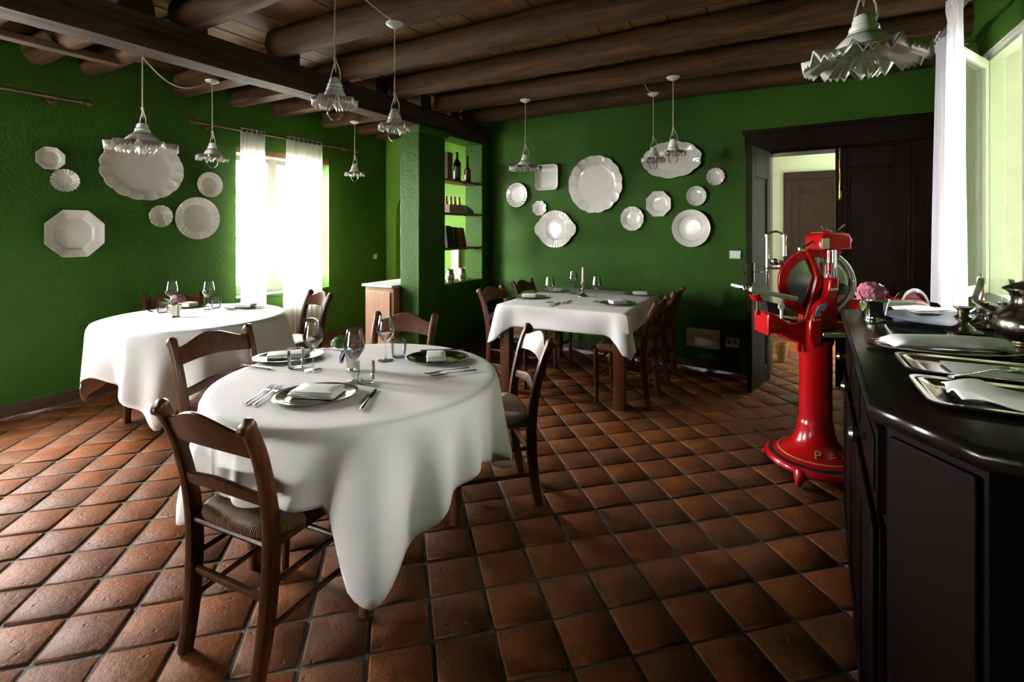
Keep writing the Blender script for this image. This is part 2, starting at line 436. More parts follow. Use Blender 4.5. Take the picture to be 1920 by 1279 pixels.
ZB = 2.59                            # underside of the ceiling beams
# ================================================================ SETTING
# ---- floor: mortar bed and terracotta tiles
b = MB(); b.bb((-5.3, -3.1, -.12), (1.4, 5.35, -.007)); b.bb((-.6, 5.35, -.12), (1.36, 8.2, -.007))
floor = structm(b.build('floor', M['grout']), 'diagonal terracotta tile floor with recessed grout joints', 'floor')
TA, TB, TH, TOX, TOY = .2040, .1959, .2291, .6437, 2.2109
def tile_node(i, j):
    x = TOX + i*TA*math.cos(TH) + j*TB*math.sin(TH)
    y = TOY + i*TA*math.sin(TH) - j*TB*math.cos(TH)
    return Vector((x*CA - y*SA, x*SA + y*CA, 0))
TANG = TH + ALPHA
def tile_mesh_data(seed):
    r = random.Random(seed); hx, hy = TA/2 - .0055, TB/2 - .0055
    def ring(ins, z, jit, jz):
        q = []
        for sx, sy in ((-1, -1), (0, -1), (1, -1), (1, 0), (1, 1), (0, 1), (-1, 1), (-1, 0)):
            k = .9 if sx and sy else 1
            q.append((sx*(hx-ins)*(1 if not (sx and sy) else .985) + r.uniform(-jit, jit), sy*(hy-ins)*(1 if not (sx and sy) else .985) + r.uniform(-jit, jit), z + r.uniform(-jz, jz)))
        return q
    a = ring(0, -.012, .001, 0); b_ = ring(.001, -.004, .0016, .0006); c_ = ring(.008, .0, .002, .0008)
    vs = a + b_ + c_; fs = []
    for k in range(2):
        for i in range(8):
            j = (i+1) % 8; fs.append((k*8+i, k*8+j, (k+1)*8+j, (k+1)*8+i))
    fs.append(tuple(range(16, 24)))
    return vs, fs
tile_me = []
for k in range(8):
    vs, fs = tile_mesh_data(100+k)
    me = bpy.data.meshes.new('tile'); me.from_pydata(vs, [], fs); me.materials.append(M['tile'])
    me.polygons.foreach_set('use_smooth', [True]*len(fs)); me.update(); me.set_sharp_from_angle(angle=math.radians(60))
    tile_me.append((me, vs, fs))
cells = []
for i in range(-50, 50):
    for j in range(-50, 50):
        c = (tile_node(i, j) + tile_node(i+1, j+1))/2
        inroom = (-4.95 < c.x < 1.1 and -2.9 < c.y < 5.12 - .0699*(c.x+3.26) + .05) or (-.28 < c.x < 1.15 and 4.9 < c.y < 7.75)
        if not inroom: continue
        pts = [proj(tile_node(i+a, j+b_)) for a, b_ in ((0, 0), (1, 0), (1, 1), (0, 1))]
        area = 0
        if all(pts):
            area = abs(sum(p[0]*q[1]-q[0]*p[1] for p, q in zip(pts, pts[1:]+pts[:1])))/2
            u = sum(p[0] for p in pts)/4; v = sum(p[1] for p in pts)/4
            if not (-30 < u < 1620 and 560 < v < 1310) or (u > 1575 and v < 1000): area = 0
        cells.append((area, i, j, c))
cells.sort(key=lambda q: -q[0])
rest = MB()
for n_, (area, i, j, c) in enumerate(cells):
    k = R.randrange(8); tilt = (R.gauss(0, .006), R.gauss(0, .006)); dz = R.gauss(0, .0012); q = R.randrange(2)*PI
    if n_ < 298 and area > 0:
        o = bpy.data.objects.new('tile', tile_me[k][0]); C.objects.link(o); o.parent = floor
        o.location = (c.x, c.y, dz); o.rotation_euler = (tilt[0], tilt[1], TANG + q)
    else:
        mm = Matrix.Translation((c.x, c.y, dz)) @ Matrix.Rotation(TANG + q, 4, 'Z') @ Matrix.Rotation(tilt[0], 4, 'X') @ Matrix.Rotation(tilt[1], 4, 'Y')
        rest.put(tile_me[k][1], tile_me[k][2], mm)
o = rest.build('tile_field', M['tile'], floor, 60); o['kind'] = 'stuff'

# ---- walls
def wall_boxes(name, boxes, mat, label, cat='wall'):
    b = MB()
    for lo, hi in boxes: b.bb(lo, hi)
    return structm(b.build(name, mat), label, cat)
WT = .35
W1 = (2.946, 4.10, .64, 2.19)        # left window: y0 y1 z0 z1
W2 = (.30, 1.20, .64, 2.19)          # left window nearer the camera, beyond the frame
H = 2.80
wl = []
W4 = (-4.45, -3.45, .60, 1.30)       # added window behind the viewer, put in only for fill light
wl.append(((XL-WT, -3.1, 0), (XL, W2[0], H)))
wl.append(((XL-WT, W2[1], 0), (XL, W1[0], H)))
wl.append(((XL-WT, W1[1], 0), (XL, 5.35, H)))
for W in (W1, W2):
    wl.append(((XL-WT, W[0], 0), (XL, W[1], W[2]))); wl.append(((XL-WT, W[0], W[3]), (XL, W[1], H)))
wall_boxes('wall_left', wl, M['green'], 'rough green plaster wall with hung plates and a bright window')
wall_boxes('wall_front', [((-5.3, -3.35, 0), (W4[0], -3.0, H)), ((W4[1], -3.35, 0), (1.4, -3.0, H)), ((W4[0], -3.35, 0), (W4[1], -3.0, W4[2])), ((W4[0], -3.35, W4[3]), (W4[1], -3.0, H))], M['green'], 'green plaster wall behind the camera')
W3 = (2.92, 3.98, .92, 2.40)         # right window
W5 = (1.02, 1.16, 1.30, 1.75)         # small opening added above the counter for fill light, outside the picture
wr = [((XR, -3.1, 0), (XR+.32, W5[0], H)), ((XR, W5[1], 0), (XR+.32, W3[0], H)), ((XR, W5[0], 0), (XR+.32, W5[1], W5[2])), ((XR, W5[0], W5[3]), (XR+.32, W5[1], H)), ((XR, W3[1], 0), (XR+.32, 5.2, H)),
      ((XR, W3[0], 0), (XR+.32, W3[1], W3[2])), ((XR, W3[0], W3[3]), (XR+.32, W3[1], H))]
wall_boxes('wall_right', wr, M['green'], 'green plaster wall on the counter side with open window')
# back wall with the double door opening (local frame: x along, y away from the room)
def bkloc(u, v): 
    p = on_back(u, v); return (p - BK0).dot(BKD), p.z
DL0, DL1, DH = bkloc(1438, 600)[0], 0, 2.05
DL1 = DL0 + 1.02
LEND = (XR + .05 + 3.26)/math.cos(BKA)
b = MB(); b.bb((-.02, 0, 0), (DL0, .26, H)); b.bb((-.4, .0, 2.40), (-.02, .26, H)); b.bb((DL1, 0, 0), (LEND, .26, H)); b.bb((DL0, 0, DH), (DL1, .26, H))
wb = structm(b.build('wall_back', M['green']), 'green plaster wall hung with white plates beside the double door', 'wall')
wb.location = BK0; wb.rotation_euler = (0, 0, BKA)
# partition with the shelved opening
XP, XPB, YP0, YN0, YN1, ZN0, ZN1 = -3.26, -3.52, 3.866, 4.297, 5.048, .738, 2.38
b = MB(); b.bb((XPB, YP0, 0), (XP, YN0, 2.42)); b.bb((XPB, YN1, 0), (XP, 5.3, 2.42)); b.bb((XPB, YN0, 0), (XP, YN1, ZN0))
b.bb((XPB, YN0, ZN1), (XP, YN1, 2.42))
b.bb((XPB-.03, YP0-.035, 2.335), (XP+.03, YN0+.03, 2.415))
structm(b.build('wall_partition', M['green'], None, 38, .012), 'green plaster pier and partition with shelved opening under the girder', 'wall')
# alcove end wall with arched doorway
YA = 5.08; ax0, ax1, zs = -4.70, -3.98, 1.52
arc = [(ax1, 0)] + [((ax0+ax1)/2 + (ax1-ax0)/2*math.cos(a), zs + (ax1-ax0)/2*1.1*math.sin(a)) for a in [PI*k/14 for k in range(15)]] + [(ax0, 0)]
b = MB()
def strip(b, pts_in, x0, x1, zt, y0, y1):
    # wall around an arch: quads between arch outline and the outer frame
    outer = []
    for x, z in pts_in:
        if z == 0: outer.append((x1 if x > (x0+x1)/2 else x0, 0))
        else:
            outer.append((x1 if x > (x0+x1)/2 else x0, z) if False else None)
    n = len(pts_in)
    # columns
    b.bb((x0, y0, 0), (min(p[0] for p in pts_in), y1, zt)); b.bb((max(p[0] for p in pts_in), y0, 0), (x1, y1, zt))
    for (xa, za), (xb, zb) in zip(pts_in[1:-2], pts_in[2:-1]):
        b.put([(xa, y0, za), (xb, y0, zb), (xb, y0, zt), (xa, y0, zt), (xa, y1, za), (xb, y1, zb), (xb, y1, zt), (xa, y1, zt)],
              [(0, 1, 2, 3), (4, 7, 6, 5), (0, 4, 5, 1), (3, 2, 6, 7), (0, 3, 7, 4), (1, 5, 6, 2)])
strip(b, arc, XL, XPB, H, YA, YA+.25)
structm(b.build('wall_alcove', M['green_lit']), 'green wall with daylight painted into its colour and an arched doorway behind the pier', 'wall')
d3 = struct('door_3', 'brown plank door under the arch behind the pier', 'door')
for k in range(5):
    x0 = ax0 - .02 + k*.152
    MB().bb((x0+.003, YA+.14, 0), (x0+.149, YA+.18, 1.98)).build('plank', M['shelf'], d3)
# ---- ceiling: planks, beams, girder
b = MB(); b.bb((-5.3, -3.35, 2.83), (1.4, 5.5, 2.95))
ceil = structm(b.build('ceiling', M['dark']), 'old timber ceiling of dark beams and planks over a girder', 'ceiling')
x = -4.95; 
while x < 1.1:
    wd = R.uniform(.19, .27)
    MB().bb((x+.004, -3.0, 2.782 + R.uniform(0, .006)), (x+wd-.004, 5.3, 2.82)).build('plank', M['plank'], ceil)
    x += wd
def beam(x0, x1, y, wd, hh, zb, name='beam', round_=0):
    b = MB(); rings = []; n = 12
    nseg = max(4, int((x1-x0)/.3)); ph = R.uniform(0, 9)
    for k in range(nseg+1):
        X = x0 + (x1-x0)*k/nseg; ring = []
        wob = .012*math.sin(X*2.1+ph)
        for i in range(n):
            a = 2*PI*(i+.5)/n; ca, sa = math.cos(a), math.sin(a)
            p = 2.0/(2.2 if round_ else 4.5)
            yy = math.copysign(abs(ca)**p, ca)*wd/2; zz = math.copysign(abs(sa)**p, sa)*hh/2
            j = 1 + .05*math.sin(3*a + X*3 + ph) + R.uniform(-.025, .025)
            ring.append((X, y + yy*j + wob, zb + hh/2 + zz*(j if zz < 0 else 1) + wob*.4))
        rings.append(ring)
    b.loft(rings)
    return b.build(name, M['beam'], ceil, 50)
for y in (-2.65, -2.03, -1.42, -.80, -.18, .43, 1.04, 1.66, 2.27, 2.90, 3.53, 4.18, 4.84):
    beam(-3.30 + R.uniform(-.05, .05), XR+.06, y + R.uniform(-.01, .01), .19 + R.uniform(-.02, .025), .205, ZB + R.uniform(-.008, .008), round_=1)
for y, rd in ((-2.4, 0), (-1.8, 0), (-1.2, 1), (-.6, 0), (0, 1), (.52, 1), (1.0, 0), (1.44, 1), (1.76, 1), (2.46, 0), (2.96, 0), (3.46, 0), (4.08, 0), (4.60, 0), (4.98, 0)):
    beam(XL-.02, -3.38 + R.uniform(-.04, .04), y, .17 + R.uniform(-.015, .02), .205, ZB - .005 + R.uniform(-.008, .008), round_=rd)
b = MB(); rings = []
for k in range(29):
    Y = -3.0 + 8.3*k/28
    jx = R.uniform(-.006, .006); jz = R.uniform(-.004, .004)
    rings.append([(-3.435+jx, Y, 2.41+jz), (-3.35+jx, Y, 2.405+jz), (-3.265+jx, Y, 2.412+jz), (-3.255+jx, Y, 2.43), (-3.255+jx, Y, 2.605), (-3.44+jx, Y, 2.605), (-3.445+jx, Y, 2.43)])
b.loft(rings)
b.build('girder', M['girder'], ceil, 35)
b = MB(); b.bb((-4.36, .3, 2.555), (-4.27, 1.72, 2.60)); b.build('batten', M['beam_y'], ceil, 35, .006)
# ---- baseboards
MB().bb((XL, -3.0, 0), (XL+.022, W1[1]+1.0, .085)).build('baseboard_left', M['base'], None, 38, .004)
structm(bpy.data.objects['baseboard_left'], 'dark wooden skirting along the left green wall', 'baseboard')
o = MB().bb((0, -.02, 0), (DL0-.16, 0, .085)).build('baseboard_back', M['base'], None, 38, .004); o.location = BK0; o.rotation_euler = (0, 0, BKA)
structm(o, 'dark wooden skirting along the back green wall', 'baseboard')
o = MB().bb((XP, YP0, 0), (XP+.02, 5.2, .085)).build('baseboard_right', M['base'], None, 38, .004)
structm(o, 'dark wooden skirting along the shelved partition', 'baseboard')

# ---- windows
def casement(parent, name, w_, h_, bars=(), knob=False):
    """one sash standing in the local x-z plane, hinge at x=0; frame + pane + glazing bars"""
    f = MB(); fr = .055
    f.bb((0, -.02, 0), (fr, .02, h_)); f.bb((w_-fr, -.02, 0), (w_, .02, h_)); f.bb((fr, -.02, 0), (w_-fr, .02, fr)); f.bb((fr, -.02, h_-fr), (w_-fr, .02, h_))
    for z in bars: f.bb((fr, -.012, z-.013), (w_-fr, .012, z+.013))
    o = f.build(name, M['white_paint'], parent, 38, .004)
    MB().bb((fr, -.003, fr), (w_-fr, .003, h_-fr)).build('pane', M['glass'], o)
    return o
def left_window(nm, W, label):
    wn = struct(nm, label, 'window')
    f = MB(); x0, x1 = XL-.31, XL-.25
    f.bb((x0, W[0], W[2]), (x1, W[0]+.05, W[3])); f.bb((x0, W[1]-.05, W[2]), (x1, W[1], W[3])); f.bb((x0, W[0]+.05, W[2]), (x1, W[1]-.05, W[2]+.05)); f.bb((x0, W[0]+.05, W[3]-.05), (x1, W[1]-.05, W[3]))
    f.build('window_frame', M['white_paint'], wn, 38, .004)
    hw = (W[1]-W[0]-.10)/2
    for k in range(2):
        o = casement(wn, 'sash', hw, W[3]-W[2]-.10, ((W[3]-W[2])*.36, (W[3]-W[2])*.68))
        o.location = (XL-.28, W[0]+.05+k*hw, W[2]+.05); o.rotation_euler = (0, 0, PI/2)
    MB().bb((XL-.25, W[0]-.0, W[2]-.03), (XL+.012, W[1]+.0, W[2]+.004)).build('window_sill', M['green'], wn, 38, .006)
    MB().bb((XL-.20, W[0]-.03, W[3]-.06), (XL-.004, W[1]+.03, W[3]+.0)).build('lintel_board', M['shelf'], wn, 38, .004)
    return wn
left_window('window_1', W1, 'bright window in the left wall behind sheer curtains')
left_window('window_2', W2, 'window in the left wall just outside the picture')
wn = struct('window_added_fill', 'low window added for fill light in the wall behind the viewer', 'window')
for k in range(2):
    o = casement(wn, 'sash', (W4[1]-W4[0])/2, W4[3]-W4[2]); o.location = (W4[0] + k*(W4[1]-W4[0])/2, -3.2, W4[2])  # sashes of the added fill window
wn = struct('window_3', 'tall white casement window with one sash swung open beside the counter', 'window')
f = MB(); x0, x1 = XR+.02, XR+.09
f.bb((x0, W3[0], W3[2]), (x1, W3[0]+.05, W3[3])); f.bb((x0, W3[1]-.05, W3[2]), (x1, W3[1], W3[3])); f.bb((x0, W3[0]+.05, W3[2]), (x1, W3[1]-.05, W3[2]+.05)); f.bb((x0, W3[0]+.05, W3[3]-.05), (x1, W3[1]-.05, W3[3]))
f.build('window_frame', M['white_paint'], wn, 38, .004)
q = MB()
for lo, hi in (((XR+.005, W3[1]-.012, W3[2]), (XR+.33, W3[1], W3[3])), ((XR+.005, W3[0], W3[2]), (XR+.33, W3[0]+.012, W3[3])), ((XR+.005, W3[0], W3[3]-.012), (XR+.33, W3[1], W3[3]))): q.bb(lo, hi)
q.build('reveal', M['creamwall'], wn)
hs = W3[3]-W3[2]-.10; ws = .48
o = casement(wn, 'sash', ws, hs, (hs*.3, hs*.68)); o.location = (XR+.035, W3[0]+.05, W3[2]+.05); o.rotation_euler = (0, 0, PI/2)
o = casement(wn, 'open_sash', ws-.02, hs, ()); o['label'] = 'sash swung open into the room'
o.location = (XR-.0, W3[1]-.05, W3[2]+.05); o.rotation_euler = (0, 0, -PI/2 - math.radians(28))
g = MB(); g.bb((ws-.022, -.022, 0), (ws-.016, .022, hs)); g.build('edge_seal', M['iron'], o)
MB().bb((XR-.03, W3[0]-.02, W3[2]-.035), (XR+.30, W3[1]+.02, W3[2]+.003)).build('window_sill', M['white_paint'], wn, 38, .005)

# ---- double door with casing
dr = struct('door_1', 'dark wooden double door with its left leaf standing open', 'door', BK0, BKA)
f = MB(); cw = .17
f.bb((DL0-cw, -.035, 0), (DL0, .0, DH)); f.bb((DL1, -.035, 0), (DL1+cw, .0, DH)); f.bb((DL0-cw-.01, -.04, DH), (DL1+cw+.01, .0, DH+.18)); f.bb((DL0-cw-.03, -.06, DH+.165), (DL1+cw+.03, .0, DH+.2))
f.bb((DL0-.002, -.02, 0), (DL0+.022, .26, DH)); f.bb((DL1-.022, -.02, 0), (DL1+.002, .26, DH)); f.bb((DL0, -.02, DH-.022), (DL1, .26, DH+.002))
f.build('casing', M['dark'], dr, 38, .006)
def door_leaf(w_, h_, mat, panels):
    """leaf in local x-z, hinge at x=0, thickness along y; frame with recessed moulded panels"""
    b = MB(); st = .085
    b.bb((0, -.02, 0), (st, .02, h_)); b.bb((w_-st, -.02, 0), (w_, .02, h_))
    zs_ = [0] + [z for p in panels for z in p] + [h_]
    for k in range(0, len(zs_), 2): b.bb((st, -.02, zs_[k]), (w_-st, .02, zs_[k+1]))
    for z0, z1 in panels:
        b.bb((st, -.008, z0), (w_-st, .008, z1))
        for q in ((st, z0, st+.018, z1), (w_-st-.018, z0, w_-st, z1), (st+.018, z0, w_-st-.018, z0+.018), (st+.018, z1-.018, w_-st-.018, z1)):
            b.bb((q[0], -.014, q[1]), (q[2], .014, q[3]))
    return b
o = door_leaf(.5, 2.03, M['door'], [(.14, .62), (.82+.2, 1.78)]).build('left_leaf', M['door'], dr, 38, .003)
o['label'] = 'left leaf standing open toward the room'
o.location = (DL0+.012, -.045, .008); o.rotation_euler = (0, 0, -math.radians(100))
hb = MB(); hb.bb((.455, -.03, .90), (.485, .03, 1.06)); hb.tube([(.47, -.03, .985), (.47, -.07, .985), (.40, -.075, .985), (.36, -.075, .955)], .006); hb.tube([(.47, .03, .985), (.47, .07, .985), (.40, .075, .985)], .006)
hb.build('handle', M['iron'], o)
o = door_leaf(.49, 2.03, M['dark'], [(.14, .70), (.86, 1.86)]).build('right_leaf', M['dark'], dr, 38, .003); o['label'] = 'right leaf standing closed'
o.location = (DL1-.012, .02, .008); o.rotation_euler = (0, 0, PI)
hb = MB(); hb.bb((.45, .02, 1.98), (.468, .034, 2.02)); hb.bb((.45, .02, 1.70), (.468, .034, 1.84)); hb.bb((.444, .02, 1.58), (.472, .032, 1.66)); hb.tube([(.459, .03, 1.60), (.459, .03, 2.02)], .005)
hb.build('bolt', M['brass'], o)
# ---- corridor beyond the door
def W(l, d, z): 
    p = BK0 + BKD*l - BKN*d; return (p.x, p.y, z)
b = MB()
xA, xB = W(DL0-.05, 0, 0)[0], 1.12
b.bb((xA-.25, 5.20, 0), (xA, 6.2, H)); b.bb((xA-.25, 7.1, 0), (xA, 8.05, H)); b.bb((xA-.25, 6.2, 0), (xA, 7.1, 1.0)); b.bb((xA-.25, 6.2, 2.1), (xA, 7.1, H)); b.bb((xA-.2, 7.8, 0), (xB+.3, 8.05, H))
b.bb((xB, 5.20, 0), (xB+.25, 8.05, H))
b.bb((XR+.0, 5.15, 0), (xB+.25, 5.3, H))
structm(b.build('wall_corridor', M['white_plaster']), 'pale walls of the passage beyond the double door', 'wall')
structm(MB().bb((xA-.25, 5.25, 2.62), (xB+.3, 8.05, 2.8)).build('ceiling_corridor', M['white_plaster']), 'pale ceiling of the passage beyond the double door', 'ceiling')
d2 = struct('door_2', 'dark door in the far wall of the passage', 'door', (0, 7.8, 0))
pl = at_s(1471, 330, 1); 
dx0 = ray(1469, 0).x * 7.8/ray(1469, 0).y
f = MB(); f.bb((dx0, -.05, 0), (dx0+.1, 0, 2.03)); f.bb((dx0+.95, -.05, 0), (dx0+1.05, 0, 2.03)); f.bb((dx0, -.05, 2.03), (dx0+1.05, 0, 2.13)); f.build('casing', M['dark'], d2, 38, .004)
o = door_leaf(.85, 2.02, M['dark'], [(.14, .8), (.95, 1.85)]).build('leaf', M['dark'], d2, 38, .003); o.location = (dx0+.1, -.02, .006)
portal('window_portal.003', (xA - .2, 6.65, 1.55), (0, -PI/2, 0), 1.2, .95)
p = at_z(1447, 703, 0); q = MB(); q.lathe([(.0, .01), (.035, .012), (.05, .1), (.062, .19), (.055, .19), (.04, .1), (.03, .03), (0, .03)], 18)
bk = q.build('wicker_basket', M['cork']); bk.location = (p.x+.075, p.y+.55, 0)
tag(bk, 'small brown wicker basket on the passage floor beyond the open door leaf', 'basket')

# ---- outside
structm(MB().bb((-16, -14, -.5), (XL-.4, 18, -.3)).build('ground_outside', M['gravel']), 'pale gravel yard outside the left windows', 'ground')
structm(MB().bb((XR+.34, -14, -.5), (16, 18, -.3)).build('ground_lawn', M['grass']), 'lawn outside the counter window', 'ground')
hs_ = struct('building', 'cream plastered wall outside the right window, with roof and end wall added for shade', 'building')
q = MB(); q.bb((2.5, 2.2, -.3), (2.9, 4.55, 3.1)); q.bb((1.36, 2.0, -.3), (2.9, 2.2, 3.1)); q.bb((1.36, 2.0, 2.95), (2.9, 4.55, 3.1)); q.build('wall', M['creamwall'], hs_)  # roof and end wall added to hold back daylight at the right window
hw_ = MB(); hw_.bb((2.46, 3.6, .9), (2.5, 4.4, 2.2)); hw_.build('shutter', M['white_paint'], hs_, 38, .01)
tr = thing('tree', 'leafy green tree outside behind the open window sash', 'tree', (2.45, 7.6, -.3))
q = MB(); q.tube([(0, 0, 0), (.05, .02, 1.2), (.1, -.05, 2.4)], [.16, .12, .07], 10); q.build('trunk', M['base'], tr)
q = MB()
for k in range(900):
    a, e = R.uniform(0, 2*PI), R.uniform(-1, 1); rr = R.uniform(.6, 1)**.5*.85
    c = Vector((rr*math.cos(a)*math.sqrt(1-e*e), rr*math.sin(a)*math.sqrt(1-e*e), 2.6 + 1.5*e))
    m4 = Matrix.Translation(c) @ Matrix.Rotation(R.uniform(0, 6), 4, 'Z') @ Matrix.Rotation(R.uniform(-1.3, 1.3), 4, 'X')
    s_ = R.uniform(.07, .14); q.put([(-s_, 0, 0), (0, -s_*.5, .02), (s_, 0, 0), (0, s_*.5, .02)], [(0, 1, 2, 3)], m4)
o = q.build('crown', M['leaf'], tr, 180); o['kind'] = 'stuff'

# ================================================================ CHAIRS
def smooth_path(pts, n=6):
    out = []
    P = [Vector(p) for p in pts]
    for i in range(len(P)-1):
        a, b_, c, d = P[max(i-1, 0)], P[i], P[i+1], P[min(i+2, len(P)-1)]
        for k in range(n):
            t = k/n
            out.append(.5*((2*b_) + (c-a)*t + (2*a-5*b_+4*c-d)*t*t + (3*b_-a-3*c+d)*t**3))
    out.append(P[-1]); return out
def make_chair():
    """rustic ladder-back: curved posts with knob ends, arched rails, rush seat; faces +y"""
    t = thing('dining_chair', '', 'chair', group='rush-seated dining chairs')
    for s in (-1, 1):
        path = smooth_path([(s*.162, -.228, 0), (s*.168, -.203, .14), (s*.174, -.190, .30), (s*.180, -.190, .43), (s*.186, -.205, .55), (s*.191, -.235, .68), (s*.194, -.272, .775), (s*.195, -.298, .805)], 4)
        rings = []
        for k, p in enumerate(path):
            tt = (path[min(k+1, len(path)-1)] - path[max(k-1, 0)]).normalized(); nrm = Vector((1, 0, 0)); bn = tt.cross(nrm).normalized()
            f = k/(len(path)-1); hw = .0175 + .002*math.sin(f*PI); hd = .021 + .005*math.sin(min(1, f*1.6)*PI)
            if f > .86: g = (f-.86)/.14; hd = .022 + .006*math.sin(g*PI) - .008*g**3; hw += .003*math.sin(g*PI) - .006*g**3
            rings.append([p + nrm*x*(hw/.5) + bn*y*(hd/.5) for x, y in rrect(1, 1, .32, 2)])
        b = MB(); b.loft(rings); b.build('rear_post', M['chair'], t, 35)
        b = MB(); b.tube([(s*.185, .175, 0), (s*.187, .178, .15), (s*.188, .18, .30), (s*.188, .18, .415)], [.014, .0165, .019, .0195], 10)
        b.build('leg', M['chair'], t)
        for z in (.155, .285):
            yb = -.20 if z < .2 else -.19
            MB().tube([(s*(.162+.042*z), yb, z), (s*.187, .178, z+.006)], .0095, 8).build('stretcher', M['chair'], t)
    for z in (.20, .32): MB().tube([(-.187, .178, z), (.187, .178, z)], .0098, 8).build('stretcher', M['chair'], t)
    MB().tube([(-.172, -.194, .245), (.172, -.194, .245)], .0105, 8, flat=1.3).build('stretcher', M['chair'], t)
    def rail(name, y0, zlo, zhi, arch_lo, arch_hi, lean, bow):
        rings = []; n = 14
        for k in range(n+1):
            u = k/n; x = -.182 + .364*u; c = math.sin(PI*u); cam_ = (math.sin(PI*max(0, min(1, (u-.06)/.88))))**1.5
            lo, hi = zlo + arch_lo*c, zhi + arch_hi*cam_
            ring = []
            for yy, zz in ((-.010, lo), (.010, lo), (.0115, (lo+hi)/2), (.009, hi-.004), (0, hi), (-.009, hi-.004), (-.0115, (lo+hi)/2)):
                ring.append((x, y0 + yy - bow*c - lean*(zz-zlo), zz))
            rings.append(ring)
        b = MB(); b.loft(rings); b.build(name, M['chair'], t, 40)
    rail('top_rail', -.237, .685, .768, .016, .046, .36, .020)
    rail('middle_rail', -.203, .530, .572, .020, .022, .2, .018)
    # rush seat
    n = 40; rings = []
    def outline(k, f):
        a = 2*PI*k/n; ca, sa = math.cos(a), math.sin(a); p = .42
        x = math.copysign(abs(ca)**p, ca); y = math.copysign(abs(sa)**p, sa)
        wx = .203 + .022*y
        return x*wx*f, y*.198*f - .005
    for f, z in ((.90, .405), (.985, .412), (1.0, .425), (.985, .438), (.93, .447), (.8, .449), (.55, .442), (.25, .438), (.05, .437)):
        rings.append([(*outline(k, f), z) for k in range(n)])
    b = MB(); b.loft(rings); b.build('seat', M['rush'], t, 60)
    b = MB()
    for s in (-1, 1): b.tube([(s*.179, -.19, .404), (s*.188, .178, .404)], .012, 8)
    b.tube([(-.188, .178, .404), (.188, .178, .404)], .012, 8); b.tube([(-.179, -.19, .404), (.179, -.19, .404)], .012, 8)
    b.build('seat_frame', M['chair'], t)
    return t
chair0 = make_chair()
def face(dx, dy): return math.atan2(dy, dx) - PI/2
chairs = [
    ((-1.53, 1.085), face(-.09, 1), 'dark rush-seated chair in front of the near round table, its back to the viewer'),
    ((-2.335, 1.46), face(1, .03), 'rush-seated chair at the left side of the near round table, between two white tables'),
    ((-1.335, 2.10), face(-.72, -.69), 'rush-seated chair at the right side of the near round table, seat fully visible'),
    ((-2.03, 2.10), face(.28, -.96), 'rush-seated chair behind the near round table, before the green pier'),
    ((-4.19, 2.05), face(.92, -.39), 'rush-seated chair against the green wall behind the window-side table'),
    ((-3.54, 2.55), face(-.27, -.963), 'rush-seated chair standing in front of the bright left window curtain'),
    ((-2.10, 3.83), face(1, 0), 'rush-seated chair at the near left corner of the square table'),
    ((-2.13, 4.50), face(1, 0), 'rush-seated chair at the far left corner of the square table by the wall'),
    ((-1.12, 3.83), face(-1, 0), 'nearer of two rush-seated chairs on the right side of the square table'),
    ((-1.12, 4.50), face(-1, 0), 'farther of two rush-seated chairs on the right side of the square table'),
    ((.36, .60), face(-.35, .94), 'dark chair at the near end of the black counter, only its top rail in view'),
]
for k, (p, rz, lab) in enumerate(chairs):
    if k == 0: chair0.location = (*p, 0.003); chair0.rotation_euler = (0, 0, rz); chair0['label'] = lab
    else: dup(chair0, (*p, 0.003), rz, lab)

